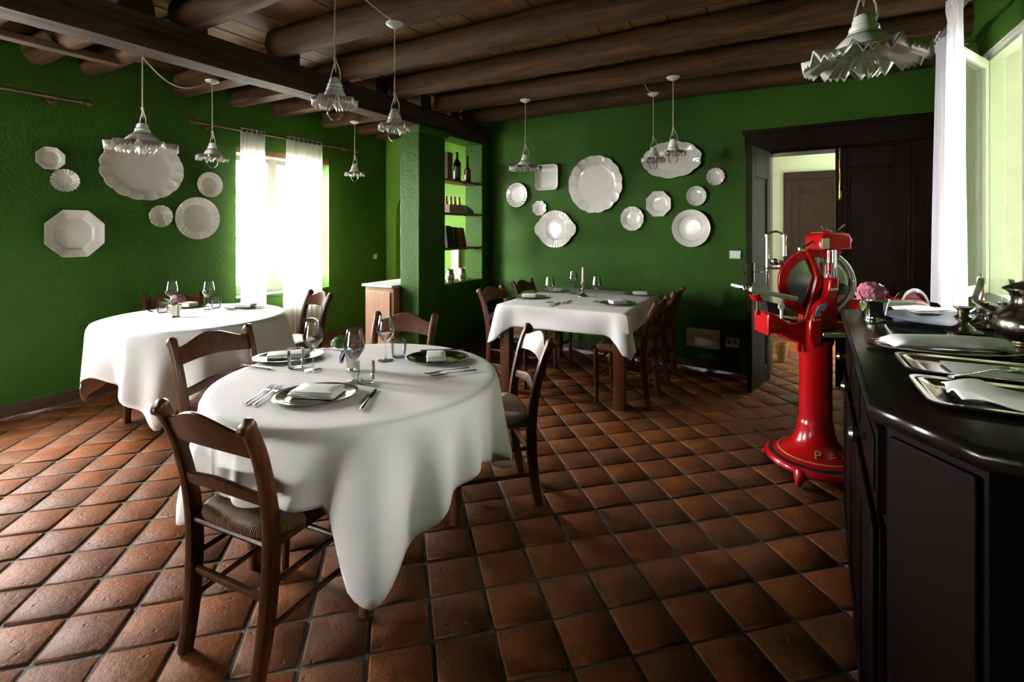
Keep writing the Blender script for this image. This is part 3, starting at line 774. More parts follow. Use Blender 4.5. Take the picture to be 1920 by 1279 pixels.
# ================================================================ TABLES AND CLOTHS
ZT = .725                            # top of the cloth
def round_table(c, r, label, cloth_label, half, seed, turn, cap=.53, lift=None):
    t = thing('round_table', label, 'table', (*c, .003))
    MB().lathe([(0, .695), (r-.012, .695), (r, .70), (r, .712), (r-.01, .717), (0, .717)], 48).build('tabletop', M['table'], t)
    for k in range(4):
        a = PI/4 + k*PI/2 + turn; x, y = (r-.16)*math.cos(a), (r-.16)*math.sin(a)
        b = MB(); rr = rrect(.055, .055, .008, 2); r2 = rrect(.04, .04, .006, 2)
        b.loft([[(x+p, y+q, 0) for p, q in r2], [(x+p, y+q, .69) for p, q in rr]]); b.build('leg', M['table'], t)
    MB().lathe([(r-.14, .62), (r-.12, .62), (r-.12, .694), (r-.14, .694), (r-.14, .62)], 32).build('apron', M['table'], t)
    # draped square cloth
    rg = random.Random(seed); n = 192; rc = r + .006
    ph = [rg.uniform(0, 6.28) for _ in range(6)]
    def drop(a):
        a2 = a - turn
        d = half/max(abs(math.cos(a2)), abs(math.sin(a2))) - rc
        d = d if d < .36 else .36 + (cap-.36)*math.tanh((d-.36)/(cap-.36))
        if lift:                                     # the hem rests up on the chair seat pushed under it
            da = abs((a - lift[0] + PI) % (2*PI) - PI); k = max(0, min(1, (da - lift[1])/lift[3])); k = k*k*(3-2*k)
            d = min(d, lift[2]) * (1-k) + d*k
        return d
    rings = []
    flat = [0.02, .25, .5, .75, .92, .975, 1.0]
    for f in flat: rings.append([(rc*f*math.cos(2*PI*k/n), rc*f*math.sin(2*PI*k/n), ZT - .0032 - (.004 if f == 1.0 else 0)) for k in range(n)])
    m = 14
    for q in range(1, m+1):
        ring = []
        for k in range(n):
            a = 2*PI*k/n; D = max(.1, drop(a)); s = q/m*D; s = s*(1 + .02*math.sin(a*21+ph[3]))
            a2 = (a - turn - PI/4) % (PI/2)
            a2 = a2 - PI/2 if a2 > PI/4 else a2                      # angle from the nearest corner
            corner = math.exp(-(a2/.30)**2)
            fold = math.sin(a2*17 + ph[0])*.6 + .45*math.sin(a*11 + ph[1]) + .3*math.sin(a*23 + ph[2])*min(1, s/.15)
            amp = min(s, .42)*.26
            rad = rc + .012*min(1, s/.03) + amp*(.45*fold + .55*corner - .1) + .02*s
            side = .06*s*math.exp(-((abs(a2)-.28)/.12)**2)
            zz = ZT - .0075 - s*(1 - .03*corner)
            ring.append((rad*math.cos(a + side*math.copysign(1, a2)*.5), rad*math.sin(a + side*math.copysign(1, a2)*.5), max(.012, zz)))
        rings.append(ring)
    b = MB(); b.loft(rings, True, (True, False))
    o = b.build('tablecloth', M['cloth'], None, 180, solid=.003); o.location = (*c, .003)
    tag(o, cloth_label, 'tablecloth')
T1, T2 = (-1.588, 1.504), (-3.707, 1.938)
round_table(T1, .57, 'near round table hidden under a grey-white cloth, ringed by four chairs', 'grey-white cloth draped over the near round table, one corner pointing at the viewer', .84, 3, math.radians(4), .52, (math.radians(-86), math.radians(31), .235, math.radians(9)))
round_table(T2, .575, 'round table by the left wall and window under white linen', 'bright white cloth draped over the round table by the left window', .86, 8, math.radians(1), .64)
# square table
A_, B_, D_, E_ = Vector((-2.15, 3.43)), Vector((-1.07, 3.52)), Vector((-1.04, 4.84)), Vector((-2.11, 4.77))
q0 = math.atan2(B_.y-A_.y, B_.x-A_.x); cx, cy = (A_+B_+D_+E_)/4
tw, td = 1.06, 1.28
t = thing('square_table', 'square cherry-wood table with thick legs under a white cloth by the back wall', 'table', (cx, cy, .003), q0*.6)
MB().bb((-tw/2, -td/2, .69), (tw/2, td/2, .716)).build('tabletop', M['table'], t, 38, .004)
for sx in (-1, 1):
    for sy in (-1, 1):
        b = MB(); x, y = sx*(tw/2-.055), sy*(td/2-.055)
        b.loft([[(x+p, y+q, 0) for p, q in rrect(.085, .085, .006, 2)], [(x+p, y+q, .69) for p, q in rrect(.09, .09, .006, 2)]]); b.build('leg', M['table'], t)
b = MB()
for s in (-1, 1):
    b.bb((-tw/2+.09, s*(td/2-.055)-.012, .60), (tw/2-.09, s*(td/2-.055)+.012, .69)); b.bb((s*(tw/2-.055)-.012, -td/2+.09, .60), (s*(tw/2-.055)+.012, td/2-.09, .69))
b.build('apron', M['table'], t, 38, .003)
def rect_cloth(w_, d_, drop, loc, rz, label, seed):
    rg = random.Random(seed); per = []; NS = 26
    hx, hy = w_/2 + .006, d_/2 + .006
    cs = [(-hx, -hy), (hx, -hy), (hx, hy), (-hx, hy)]
    for e in range(4):
        (x0, y0), (x1, y1) = cs[e], cs[(e+1) % 4]
        for k in range(NS): u = k/NS; per.append((x0+(x1-x0)*u, y0+(y1-y0)*u, e, u))
    rings = []
    for f in (.02, .35, .7, .93, .985, 1.0): rings.append([(x*f, y*f, ZT - .0032 - (.004 if f == 1 else 0)) for x, y, e, u in per])
    nrm = [(0, -1), (1, 0), (0, 1), (-1, 0)]; ph = [rg.uniform(0, 6) for _ in range(8)]
    m = 12
    for q in range(1, m+1):
        ring = []
        for x, y, e, u in per:
            cu = min(u, 1-u); L = (w_ if e % 2 == 0 else d_); dist = cu*L
            ck = math.exp(-(dist/.085)**2); D = drop + (drop*1.414*.62)*ck
            s = q/m*D
            nx, ny = nrm[e]
            if u < .5: px, py = nrm[(e-1) % 4]
            else: px, py = nrm[(e+1) % 4]
            cw_ = .5*math.exp(-(dist/.03)**2)
            ox, oy = nx*(1-cw_)+px*cw_, ny*(1-cw_)+py*cw_
            fold = .35*math.sin(u*L*16 + ph[e]) + .25*math.sin(u*L*31 + ph[e+4]*2)
            out = .010*min(1, s/.03) + .10*s*(.4*fold + .2) + .30*s*ck - .16*s*math.exp(-((dist-.15)/.05)**2)
            tx, ty = (px, py)
            ring.append((x + ox*out + tx*.10*s*math.exp(-((dist-.06)/.05)**2), y + oy*out + ty*.10*s*math.exp(-((dist-.06)/.05)**2), ZT - .0075 - s))
        rings.append(ring)
    b = MB(); b.loft(rings, True, (True, False)); o = b.build('tablecloth', M['cloth'], None, 60, solid=.003); o.location = loc; o.rotation_euler = (0, 0, rz)
    return tag(o, label, 'tablecloth')
rect_cloth(tw, td, .165, (cx, cy, .003), q0*.6, 'square white cloth with pointed corners over the table by the back wall', 5)

# ================================================================ TABLEWARE
def ell_path(a, b_, n): return [(a*math.cos(2*PI*k/n), b_*math.sin(2*PI*k/n)) for k in range(n)]
def platter(a, b_, mat, depth=.012, lip=.22):
    q = MB(); n = 56; rings = []
    def e(f, z): return [(x*f, y*f, z) for x, y in ell_path(a, b_, n)]
    rings = [e(.25, .003), e(.62, .002), e(.68, .0), e(.99, depth*.8), e(1, depth), e(.985, depth+.0025), e(.955, depth*.85+.003), e(.93, depth+.0015), e(.90, depth*.75+.003), e(.72, .006), e(.66, .004), e(.3, .0045), e(.01, .0045)]
    q.loft(rings, True, (True, True)); return q
def napkin_mesh(w_, d_, h_, layers=3, seed=0):
    """folded napkin: stacked soft layers with rounded fold along one side"""
    rg = random.Random(seed); q = MB(); n = 10
    for k in range(layers):
        z0, z1 = h_*k/layers + .0004, h_*(k+1)/layers
        rings = []
        dx, dy = rg.uniform(-.004, .004), rg.uniform(-.004, .004)
        prof = [(.96, z0), (1.0, (z0+z1)/2), (.965, z1)]
        for f, z in prof:
            rings.append([(x*f + dx, y*f + dy, z + (.003*math.sin(x*40+seed)*math.cos(y*30) if k == layers-1 and f < 1 and z == z1 else 0)) for x, y in rrect(w_, d_, min(w_, d_)*.06, 3)])
        inner = [(x*.5+dx, y*.5+dy, z1 + .0022 + .002*math.sin(seed+k)) for x, y in rrect(w_, d_, min(w_, d_)*.06, 3)]
        rings.append(inner); rings.append([(x*.05+dx, y*.05+dy, z1+.003) for x, y in rrect(w_, d_, min(w_, d_)*.06, 3)])
        q.loft(rings)
    return q
def put_platter(loc, a, b_, rz, label, mat='silver', group=None, nm='charger_plate', cat='plate'):
    o = platter(a, b_, M[mat]).build(nm, M[mat], None, 50); o.location = loc; o.rotation_euler = (0, 0, rz)
    return tag(o, label, cat, group)
def put_napkin(loc, w_, d_, rz, label, h_=.022, layers=3, seed=1, tilt=0):
    o = napkin_mesh(w_, d_, h_, layers, seed).build('napkin', M['napkin'], None, 50); o.location = loc; o.rotation_euler = (tilt, 0, rz)
    return tag(o, label, 'napkin')
def wine_glass_mesh(h_=.215, r=.042):
    q = MB()
    prof = [(0.0, .002), (.036, .0), (.0365, .0018), (.012, .006), (.0045, .012), (.0036, .03), (.0036, h_*.40), (.006, h_*.425), (.018, h_*.46), (r*.93, h_*.60), (r, h_*.655), (r*.985, h_*.70), (r*.72, h_),
            (r*.69, h_), (r*.955, h_*.70), (r*.965, h_*.655), (r*.89, h_*.607), (.016, h_*.475), (0.0, h_*.455)]
    q.lathe(prof, 28); return q
def tumbler_mesh(h_=.085, r=.037):
    q = MB(); q.lathe([(0, 0), (r*.82, 0), (r*.9, .004), (r, h_*.6), (r*.95, h_), (r*.91, h_), (r*.955, h_*.6), (r*.86, .012), (r*.5, .009), (0, .008)], 26); return q
wg0 = tb0 = None
def put_wine(loc, label, group='wine glasses on the tables'):
    global wg0
    if wg0 is None: o = wg0 = wine_glass_mesh().build('wine_glass', M['wine'], None, 60)
    else: o = wg0.copy(); C.objects.link(o)
    o.location = loc; return tag(o, label, 'wine glass', group)
def put_tumbler(loc, label, group='water tumblers on the tables'):
    global tb0
    if tb0 is None: o = tb0 = tumbler_mesh().build('water_tumbler', M['wine'], None, 60)
    else: o = tb0.copy(); C.objects.link(o)
    o.location = loc; return tag(o, label, 'tumbler', group)
def fork_mesh():
    q = MB()
    q.tube([(0, -.10, .004), (0, -.08, .0045), (0, -.02, .006), (0, .025, .009), (0, .045, .006)], [.0075, .0068, .0032, .003, .006], 8, flat=.35)
    q.put([(-.011, .04, .003), (.011, .04, .003), (.0115, .062, .003), (-.0115, .062, .003), (-.011, .04, .0055), (.011, .04, .0055), (.0115, .062, .0045), (-.0115, .062, .0045)], [(3, 2, 1, 0), (4, 5, 6, 7), (0, 1, 5, 4), (1, 2, 6, 5), (2, 3, 7, 6), (3, 0, 4, 7)])
    for k in range(4):
        x = -.0095 + k*.00633; q.tube([(x, .06, .004), (x, .085, .004), (x*.98, .108, .0075)], [.0016, .0015, .0009], 6)
    return q
def knife_mesh():
    q = MB()
    q.tube([(0, -.115, .005), (0, -.10, .0055), (0, -.04, .005), (0, -.005, .005)], [.007, .0075, .006, .0055], 8, flat=.6)
    q.put([(-.004, -.005, .001), (.006, -.005, .001), (.009, .06, .001), (.004, .105, .001), (-.004, .10, .001), (-.004, -.005, .007), (.006, -.005, .0035), (.009, .06, .003), (.004, .105, .003), (-.004, .10, .006)],
          [(4, 3, 2, 1, 0), (5, 6, 7, 8, 9), (0, 1, 6, 5), (1, 2, 7, 6), (2, 3, 8, 7), (3, 4, 9, 8), (4, 0, 5, 9)])
    return q
def spoon_mesh():
    q = MB(); q.tube([(0, -.11, .004), (0, -.06, .005), (0, .02, .01), (0, .05, .007)], [.007, .004, .0028, .005], 8, flat=.4)
    rings = []
    for f, z in ((.2, .001), (.7, .003), (1, .008), (.93, .0085), (.6, .0045), (.05, .003)):
        rings.append([(.0165*f*math.cos(2*PI*k/20), .075 + .030*f*math.sin(2*PI*k/20), z) for k in range(20)])
    q.loft(rings); return q
proto_c = {}
def put_cutlery(kind, u0, v0, u1, v1, z, label, zoff=.0):
    """from handle end to tip"""
    a, b_ = at_z(u0, v0, z), at_z(u1, v1, z); c = (a+b_)/2; d = b_ - a
    if kind not in proto_c: o = proto_c[kind] = {'fork': fork_mesh, 'knife': knife_mesh, 'spoon': spoon_mesh}[kind]().build(kind, M['steel'], None, 50)
    else: o = proto_c[kind].copy(); C.objects.link(o)
    o.location = (c.x, c.y, z + zoff); o.rotation_euler = (0, 0, math.atan2(d.y, d.x) - PI/2)
    return tag(o, label, kind)
TZ = ZT + .0022                      # things stand here
NR = 'near round table'
def imgang(u, v, z, du=40):          # heading in the room of "to the right in the picture" at a place
    a, b_ = at_z(u-du, v, z), at_z(u+du, v, z); d = b_-a; return math.atan2(d.y, d.x)
# --- near round table
p = at_z(593, 744, TZ); put_platter(p, .153, .128, imgang(593, 744, TZ)+.18, f'oval silver charger plate nearest the viewer on the {NR}', group='silver charger plates')
put_napkin((p.x-.002, p.y+.004, TZ+.0055), .17, .10, imgang(593, 744, TZ)-.10, f'folded white napkin on the front silver plate of the {NR}', .026, 3, 2)
p = at_z(541, 671, TZ); put_platter(p, .158, .125, imgang(541, 671, TZ)+.35, f'bright oval silver charger plate on the left side of the {NR}', group='silver charger plates')
put_napkin((p.x, p.y, TZ+.0055), .19, .085, imgang(541, 671, TZ)+.38, f'folded napkin on the left silver plate of the {NR}', .02, 3, 5)
p = at_z(820, 674, TZ); put_platter(p, .150, .122, imgang(820, 674, TZ)-.1, f'silver charger plate reflecting green at the right side of the {NR}', group='silver charger plates')
put_napkin((p.x-.006, p.y, TZ+.0055), .085, .13, imgang(820, 674, TZ)+.15, f'folded white napkin on the green-reflecting right plate of the {NR}', .022, 4, 7)
put_cutlery('fork', 456, 761, 513, 724, TZ, f'outer fork left of the front silver plate on the {NR}')
put_cutlery('fork', 474, 763, 526, 727, TZ, f'inner fork left of the front silver plate on the {NR}')
put_cutlery('knife', 680, 766, 704, 733, TZ, f'knife right of the front silver plate on the {NR}')
put_cutlery('knife', 508, 694, 443, 684, TZ, f'knife below the left silver plate on the {NR}')
put_cutlery('fork', 645, 660, 596, 654, TZ, f'fork behind the left silver plate on the {NR}', )
put_cutlery('fork', 872, 692, 806, 702, TZ, f'inner fork in front of the right silver plate on the {NR}')
put_cutlery('fork', 884, 697, 820, 706, TZ, f'outer fork in front of the right silver plate on the {NR}')
put_cutlery('knife', 800, 659, 862, 656, TZ, f'knife behind the right silver plate on the {NR}')
put_wine(at_z(587, 694, TZ), f'wine glass at the left of the {NR}, beside a tumbler')
put_wine(at_z(664, 716, TZ), f'wine glass in front of the flower cup on the {NR}')
put_wine(at_z(723, 676, TZ), f'wine glass at the back right of the {NR}')
put_tumbler(at_z(555, 690, TZ), f'water tumbler before the left plate on the {NR}')
put_tumbler(at_z(686, 718, TZ), f'water tumbler in the middle of the {NR}, right of the front wine glass')
put_tumbler(at_z(748, 669, TZ), f'water tumbler at the back right of the {NR}')
def cup_mesh(h_, r0, r1):
    q = MB(); q.lathe([(0, 0), (r0*1.12, 0), (r0*1.14, .004), (r0*1.06, .009), (r0, .014), (r0*1.02, .02), (r1*.99, h_-.012), (r1*1.03, h_-.010), (r1*1.05, h_-.005), (r1*1.03, h_), (r1*.95, h_), (r0*.9, .016), (0, .014)], 30); return q
def put_cup(loc, h_, r0, r1, label, mat='silver'):
    o = cup_mesh(h_, r0, r1).build('silver_cup', M[mat], None, 45); o.location = loc; return tag(o, label, 'cup')
def leaf_quad(q, c, ln, wd, rz, tilt, bend=.3):
    """one leaf: pointed, folded along the midrib, arching"""
    m4 = Matrix.Translation(c) @ Matrix.Rotation(rz, 4, 'Z') @ Matrix.Rotation(tilt, 4, 'X')
    vs = []; fs = []; n = 5
    for k in range(n+1):
        u = k/n; ww = wd*math.sin(PI*min(1, u*.9+.1))**.8 if k < n else 0.0005
        zz = -bend*ln*u*u
        vs += [(-ww, u*ln, zz + ww*.25), (0, u*ln, zz), (ww, u*ln, zz + ww*.25)]
    for k in range(n):
        o = k*3; fs += [(o, o+1, o+4, o+3), (o+1, o+2, o+5, o+4)]
    q.put(vs, fs, m4)
def flower_head(q, c, rad, n, seed, ps, up=1.0, zs=.8):
    rg = random.Random(seed)
    for k in range(n):
        e = rg.uniform(-.25, 1); a = rg.uniform(0, 2*PI); s = math.sqrt(max(0, 1-e*e))
        d = Vector((s*math.cos(a), s*math.sin(a), e*zs)); p = Vector(c) + d*rad*rg.uniform(.78, 1.14)
        rot = d.to_track_quat('Z', 'Y').to_matrix().to_4x4(); spin = rg.uniform(0, 2)
        for j in range(4):
            m4 = Matrix.Translation(p) @ rot @ Matrix.Rotation(spin + j*PI/2, 4, 'Z')
            q.put([(0, 0, 0), (-ps*.42, ps*.55, ps*.12), (0, ps, ps*.05), (ps*.42, ps*.55, ps*.12)], [(0, 3, 2, 1)], m4)
# flower cup in the middle of the near table
p = at_z(661, 694, TZ); put_cup(p, .082, .024, .033, f'small silver cup holding greenery in the middle of the {NR}')
t = thing('posy', 'posy of curly green parsley and purple flower in the near table cup', 'flowers', (p.x, p.y, TZ+.05))
side = Vector((CA, SA, 0))
q = MB(); c = -side*.052 + Vector((0, 0, .068)); flower_head(q, c, .036, 260, 4, .011, 1, .8); flower_head(q, c + Vector((.012, .01, -.006)), .026, 130, 9, .010); q.build('parsley', M['parsley'], t, 180)
q = MB(); q.tube([(0, 0, -.035), -side*.02 + Vector((0, 0, .015)), c], [.003, .003, .002], 6); q.tube([(0.004, 0, -.035), side*.012 + Vector((0, 0, .02)), side*.016 + Vector((0, 0, .05))], .0025, 6); q.build('stem', M['stem'], t)
q = MB(); flower_head(q, side*.018 + Vector((0, 0, .056)), .024, 120, 6, .010); q.build('bloom', M['purple'], t, 180)
q = MB()
for k in range(7): leaf_quad(q, -side*.03 + Vector((R.uniform(-.006, .006), R.uniform(-.006, .006), .036)), .05, .008, ALPHA + PI*.75 + R.uniform(-.4, .4), -.5 + R.uniform(-.3, .1), .6)
q.build('hanging_petals', M['violet'], t, 180)
# --- window-side round table
LT = 'table by the left window'
p = at_z(352, 575, TZ); put_platter(p, .15, .125, imgang(352, 575, TZ), f'oval silver charger plate behind the flower cup on the {LT}', group='silver charger plates')
put_napkin((p.x+.01, p.y, TZ+.0055), .10, .10, .4, f'folded white napkin behind the flower cup on the {LT}', .028, 3, 12)
p = at_z(460, 576, TZ); put_platter(p, .15, .125, imgang(460, 576, TZ), f'oval silver charger plate at the right side of the {LT}', group='silver charger plates')
put_napkin((p.x, p.y, TZ+.0055), .15, .09, imgang(460, 576, TZ)-.1, f'folded white napkin at the right side of the {LT}', .024, 3, 14)
put_wine(at_z(391, 580, TZ), f'wine glass standing clear against the wall on the {LT}')
put_wine(at_z(322, 580, TZ), f'wine glass behind the flower cup on the {LT}')
put_tumbler(at_z(405, 577, TZ), f'water tumbler beside the right wine glass on the {LT}')
put_tumbler(at_z(305, 586, TZ), f'water tumbler left of the flower cup on the {LT}')
put_cutlery('knife', 270, 580, 287, 586, TZ, f'dark knife at the far left of the {LT}')
put_cutlery('knife', 500, 577, 455, 583, TZ, f'knife in front of the right plate on the {LT}')
put_cutlery('fork', 470, 584, 428, 582, TZ, f'fork in front of the right plate on the {LT}')
p = at_z(328, 595, TZ); put_cup(p, .092, .029, .040, f'small silver cup of flowers at the front of the {LT}')
t = thing('posy', 'posy with one pink bloom and pale leaves on the window-side table', 'flowers', (p.x, p.y, TZ+.05))
q = MB(); flower_head(q, side*.022 + Vector((0, 0, .075)), .040, 150, 16, .018, 1, .65); q.build('bloom', M['purple'], t, 180)
q = MB(); q.tube([(0, 0, -.035), (0, 0, .02), side*.02 + Vector((0, 0, .07))], .003, 6); q.build('stem', M['stem'], t)
q = MB()
for rz, ln, tl in ((ALPHA+PI*.62, .095, .55), (ALPHA+PI*.48, .10, .8), (ALPHA+PI*.75, .09, .5), (ALPHA-PI*.42, .13, .35), (ALPHA-PI*.62, .08, .6), (ALPHA+PI*.3, .08, .7)):
    leaf_quad(q, Vector((0, 0, .035)), ln, .019 if ln < .12 else .009, rz, tl, .35)
q.build('leaf', M['leaf'], t, 180)
# --- square table
QT = 'square back table'
for (u, v, lab, a, b_) in ((993, 558, 'near left', .15, .125), (1040, 546, 'far left', .15, .125), (1158, 570, 'near right', .15, .125), (1200, 553, 'far right', .15, .125)):
    p = at_z(u, v, TZ); put_platter(p, a, b_, imgang(u, v, TZ), f'oval silver charger plate at the {lab} place of the {QT}', group='silver charger plates')
    put_napkin((p.x, p.y, TZ+.0055), .13, .09, imgang(u, v, TZ)+R.uniform(-.3, .3), f'folded white napkin at the {lab} place of the {QT}', .026, 3, int(u))
put_wine(at_z(1031, 567, TZ), f'wine glass left of the candlestick on the {QT}, nearer the viewer')
put_wine(at_z(1075, 551, TZ), f'wine glass farthest back, left of the candle on the {QT}')
put_wine(at_z(1119, 566, TZ), f'wine glass right of the candlestick on the {QT}')
put_cutlery('knife', 1032, 574, 1050, 568, TZ, f'knife across the middle of the {QT}')
put_cutlery('knife', 1052, 571, 1074, 563, TZ, f'second knife across the middle of the {QT}')
put_cutlery('fork', 1186, 575, 1139, 573, TZ, f'fork in front of the near right plate on the {QT}')
put_cutlery('fork', 1203, 567, 1172, 563, TZ, f'fork behind the near right plate on the {QT}')
put_cutlery('fork', 945, 562, 972, 556, TZ, f'fork left of the near left plate on the {QT}')
def candlestick_mesh(h_, rb):
    q = MB(); q.lathe([(0, 0), (rb, 0), (rb, .006), (rb*.92, .010), (rb*.80, .013), (rb*.5, .022), (rb*.25, .035), (rb*.2, h_*.4), (rb*.34, h_*.47), (rb*.36, h_*.53), (rb*.2, h_*.60), (rb*.18, h_*.68), (rb*.33, h_*.76), (rb*.30, h_*.90), (rb*.5, h_*.97), (rb*.48, h_), (rb*.27, h_), (rb*.25, h_*.9), (0, h_*.9)], 26); return q
def candle(loc, h_, r, label):
    t = thing('candle', label, 'candle', loc)
    MB().lathe([(0, 0), (r*1.0, 0), (r*.98, h_*.5), (r*.86, h_*.97), (r*.7, h_), (r*.2, h_*1.0), (0, h_*.995)], 16).build('wax', M['wax'], t)
    MB().tube([(0, 0, h_*.99), (.001, 0, h_+.006), (.004, .001, h_+.012)], .0011, 5).build('wick', M['iron'], t)
p = at_z(1093, 556, TZ); o = candlestick_mesh(.135, .047).build('candlestick', M['pewter'], None, 45); o.location = p; tag(o, f'tall turned silver candlestick standing on the {QT}', 'candlestick')
candle((p.x, p.y, TZ+.1225), .145, .0105, f'unlit ivory candle in the candlestick on the {QT}')

# ================================================================ WALL PLATES
def ell(a, b_): return lambda t: (a*math.cos(t), b_*math.sin(t))
def scal(a, b_, n, amp, p=1.0, ph=0):
    def f(t):
        k = 1 - amp*(1 - abs(math.sin(n*t/2 + ph))**p)
        return (a*math.cos(t)*k, b_*math.sin(t)*k)
    return f
def octo(a, b_, cut=.42):
    P = [(1, cut), (cut, 1), (-cut, 1), (-1, cut), (-1, -cut), (-cut, -1), (cut, -1), (1, -cut)]
    def f(t):
        d = (math.cos(t), math.sin(t)); best = 9
        for i in range(8):
            x0, y0 = P[i]; x1, y1 = P[(i+1) % 8]; ex, ey = x1-x0, y1-y0
            den = d[0]*ey - d[1]*ex
            if abs(den) < 1e-9: continue
            r = (x0*ey - y0*ex)/den
            if r > 0: best = min(best, r)
        return (a*best*d[0], b_*best*d[1])
    return f
def sqr(a, b_, p=.32):
    return lambda t: (a*math.copysign(abs(math.cos(t))**p, math.cos(t)), b_*math.copysign(abs(math.sin(t))**p, math.sin(t)))
def handled(a, b_):
    def f(t):
        k = 1 + .16*math.exp(-((math.cos(t)**2-1)/.13)**2)
        return (a*.88*math.cos(t)*k, b_*math.sin(t))
    return f
def dish(outer, inner, depth, rim=.62, flute=(0, 0), swirl=0.0, seg=96, well=.05, drawn=1.0):
    """wall dish, back at z=0, opening toward +z: rim outline fades into the inner outline"""
    q = MB(); rings = []
    def ring(f, z, wgt, fl=0):
        out = []
        for k in range(seg):
            t = 2*PI*k/seg; tt = t + swirl*(1-f)*2
            ox, oy = outer(t); ix, iy = inner(t)
            zz = z + fl*((1 - 2*abs(math.sin(flute[0]*tt/2))) if flute[0] < 24 else math.cos(flute[0]*tt))
            out.append((f*(ox*wgt+ix*(1-wgt)), f*(oy*wgt+iy*(1-wgt)), zz))
        return out
    d = depth; A = flute[1]
    rings.append(ring(.35, 0, 0)); rings.append(ring(rim*.98, .0, .0)); rings.append(ring(.97, d*.78, 1, A)); rings.append(ring(1.0, d*.93, 1, A)); rings.append(ring(.995, d, 1, A)); rings.append(ring(.965, d*.985, 1, A))
    for k in range(1, 5):
        u = k/4; f = .955 + (rim*1.03-.955)*u; rings.append(ring(f, d*(.93 - .42*u), 1-.75*u, A*(1 - .55*u)))
    rings.append(ring(rim*.99, d*.42, .1, A*.15)); rings.append(ring(rim*.95, d*.30, 0)); rings.append(ring(rim*.88, d*.245, 0)); rings.append(ring(rim*.4, d*.235, 0)); rings.append(ring(.01, d*.235, 0))
    q.loft(rings); return q
plate_no = 0
def wall_dish(wall, u0, u1, v0, v1, label, kind, depth=.028, off=.0, **kw):
    uc, vc = (u0+u1)/2, (v0+v1)/2
    if wall == 'L':
        P0, P1 = at_x(u0, vc, XL), at_x(u1, vc, XL); a = abs(P1.y-P0.y)/2; c = (P0+P1)/2
        z0, z1 = at_x(uc, v1, XL).z, at_x(uc, v0, XL).z; rot = (PI/2, 0, PI/2)
        loc = Vector((XL+.002+off, c.y, (z0+z1)/2))
    else:
        P0, P1 = on_back(u0, vc), on_back(u1, vc); a = (P1-P0).length/2; c = (P0+P1)/2
        z0, z1 = on_back(uc, v1).z, on_back(uc, v0).z; rot = (PI/2, 0, BKA)
        loc = Vector((c.x, c.y, (z0+z1)/2)) + BKN*(.002+off)
    b_ = abs(z1-z0)/2
    o_, i_ = kind(a, b_)
    o = dish(o_, i_, depth, **kw).build('wall_plate', M['ceramic'], None, 28)
    o.location = loc; o.rotation_euler = rot
    return tag(o, label, 'plate', 'white plates hung on the left wall' if wall == 'L' else 'white plates hung on the back wall')
E2 = lambda f: (lambda a, b_: (ell(a, b_), ell(a, b_)))
wall_dish('L', 64, 120, 276, 318, 'small octagonal white plate, topmost at the far left of the left wall', lambda a, b_: (octo(a, b_), ell(a, b_)), .022, rim=.68)
wall_dish('L', 91, 148, 317, 360, 'small oval fluted white plate below the small octagonal one on the left wall', lambda a, b_: (scal(a, b_, 20, .05), ell(a, b_)), .024, rim=.56, flute=(20, .0035), seg=160)
wall_dish('L', 180, 341, 258, 376, 'large oval scalloped white platter behind the hanging lamp on the left wall', lambda a, b_: (scal(a, b_, 16, .034, .8), ell(a, b_)), .042, rim=.72, flute=(16, .0045), seg=160)
wall_dish('L', 79, 192, 394, 482, 'large octagonal white platter at the lower left of the left wall', lambda a, b_: (octo(a, b_), octo(a, b_)), .04, rim=.66)
wall_dish('L', 276, 321, 385, 426, 'small swirled shell-shaped white bowl on the left wall', lambda a, b_: (ell(a, b_), ell(a, b_)), .030, rim=.35, flute=(14, .005), swirl=1.1, seg=168)
wall_dish('L', 366, 414, 323, 370, 'small plain round white bowl nearest the window on the left wall', lambda a, b_: (ell(a, b_), ell(a, b_)), .034, rim=.62)
wall_dish('L', 325, 409, 370, 449, 'medium round white plate with finely ribbed rim on the left wall', lambda a, b_: (ell(a, b_), ell(a, b_)), .03, rim=.70, flute=(56, .003), seg=224)
BW = 'on the back wall'
lace = wall_dish('B', 952, 991, 343, 389, f'small round white plate with pierced dotted rim, leftmost {BW}', lambda a, b_: (scal(a, b_, 22, .03), ell(a, b_)), .032, rim=.62)
wall_dish('B', 1007, 1050, 309, 357, f'white rounded-square dish behind the left lamp {BW}', lambda a, b_: (sqr(a, b_), sqr(a, b_)), .05, rim=.78)
wall_dish('B', 1000, 1027, 376, 405, f'tiny flower-shaped white bowl, smallest of those at left {BW}', lambda a, b_: (scal(a, b_, 8, .10), ell(a, b_)), .03, rim=.42, flute=(8, .003))
wall_dish('B', 1006, 1082, 395, 464, f'fluted white dish with two side handles and shining centre {BW}', lambda a, b_: (handled(a, b_), ell(a*.88, b_)), .038, rim=.56, flute=(40, .0028), seg=160)
wall_dish('B', 1069, 1170, 292, 400, f'largest round white platter with a scalloped panelled rim {BW}', lambda a, b_: (scal(a, b_, 16, .030, .8), ell(a, b_)), .045, rim=.72, flute=(16, .0045), seg=160)
wall_dish('B', 1165, 1209, 387, 433, f'small white soup plate with wavy rim, left of the octagonal one {BW}', lambda a, b_: (scal(a, b_, 12, .035), ell(a, b_)), .032, rim=.60, flute=(12, .0025))
wall_dish('B', 1213, 1259, 359, 406, f'octagonal white plate {BW}', lambda a, b_: (octo(a, b_, .414), ell(a, b_)), .03, rim=.64)
wall_dish('B', 1206, 1318, 265, 335, f'oval white platter with curled scalloped edge behind two lamps {BW}', lambda a, b_: (scal(a, b_, 10, .055, .8, .4), ell(a, b_)), .04, rim=.66, flute=(10, .0045), seg=128)
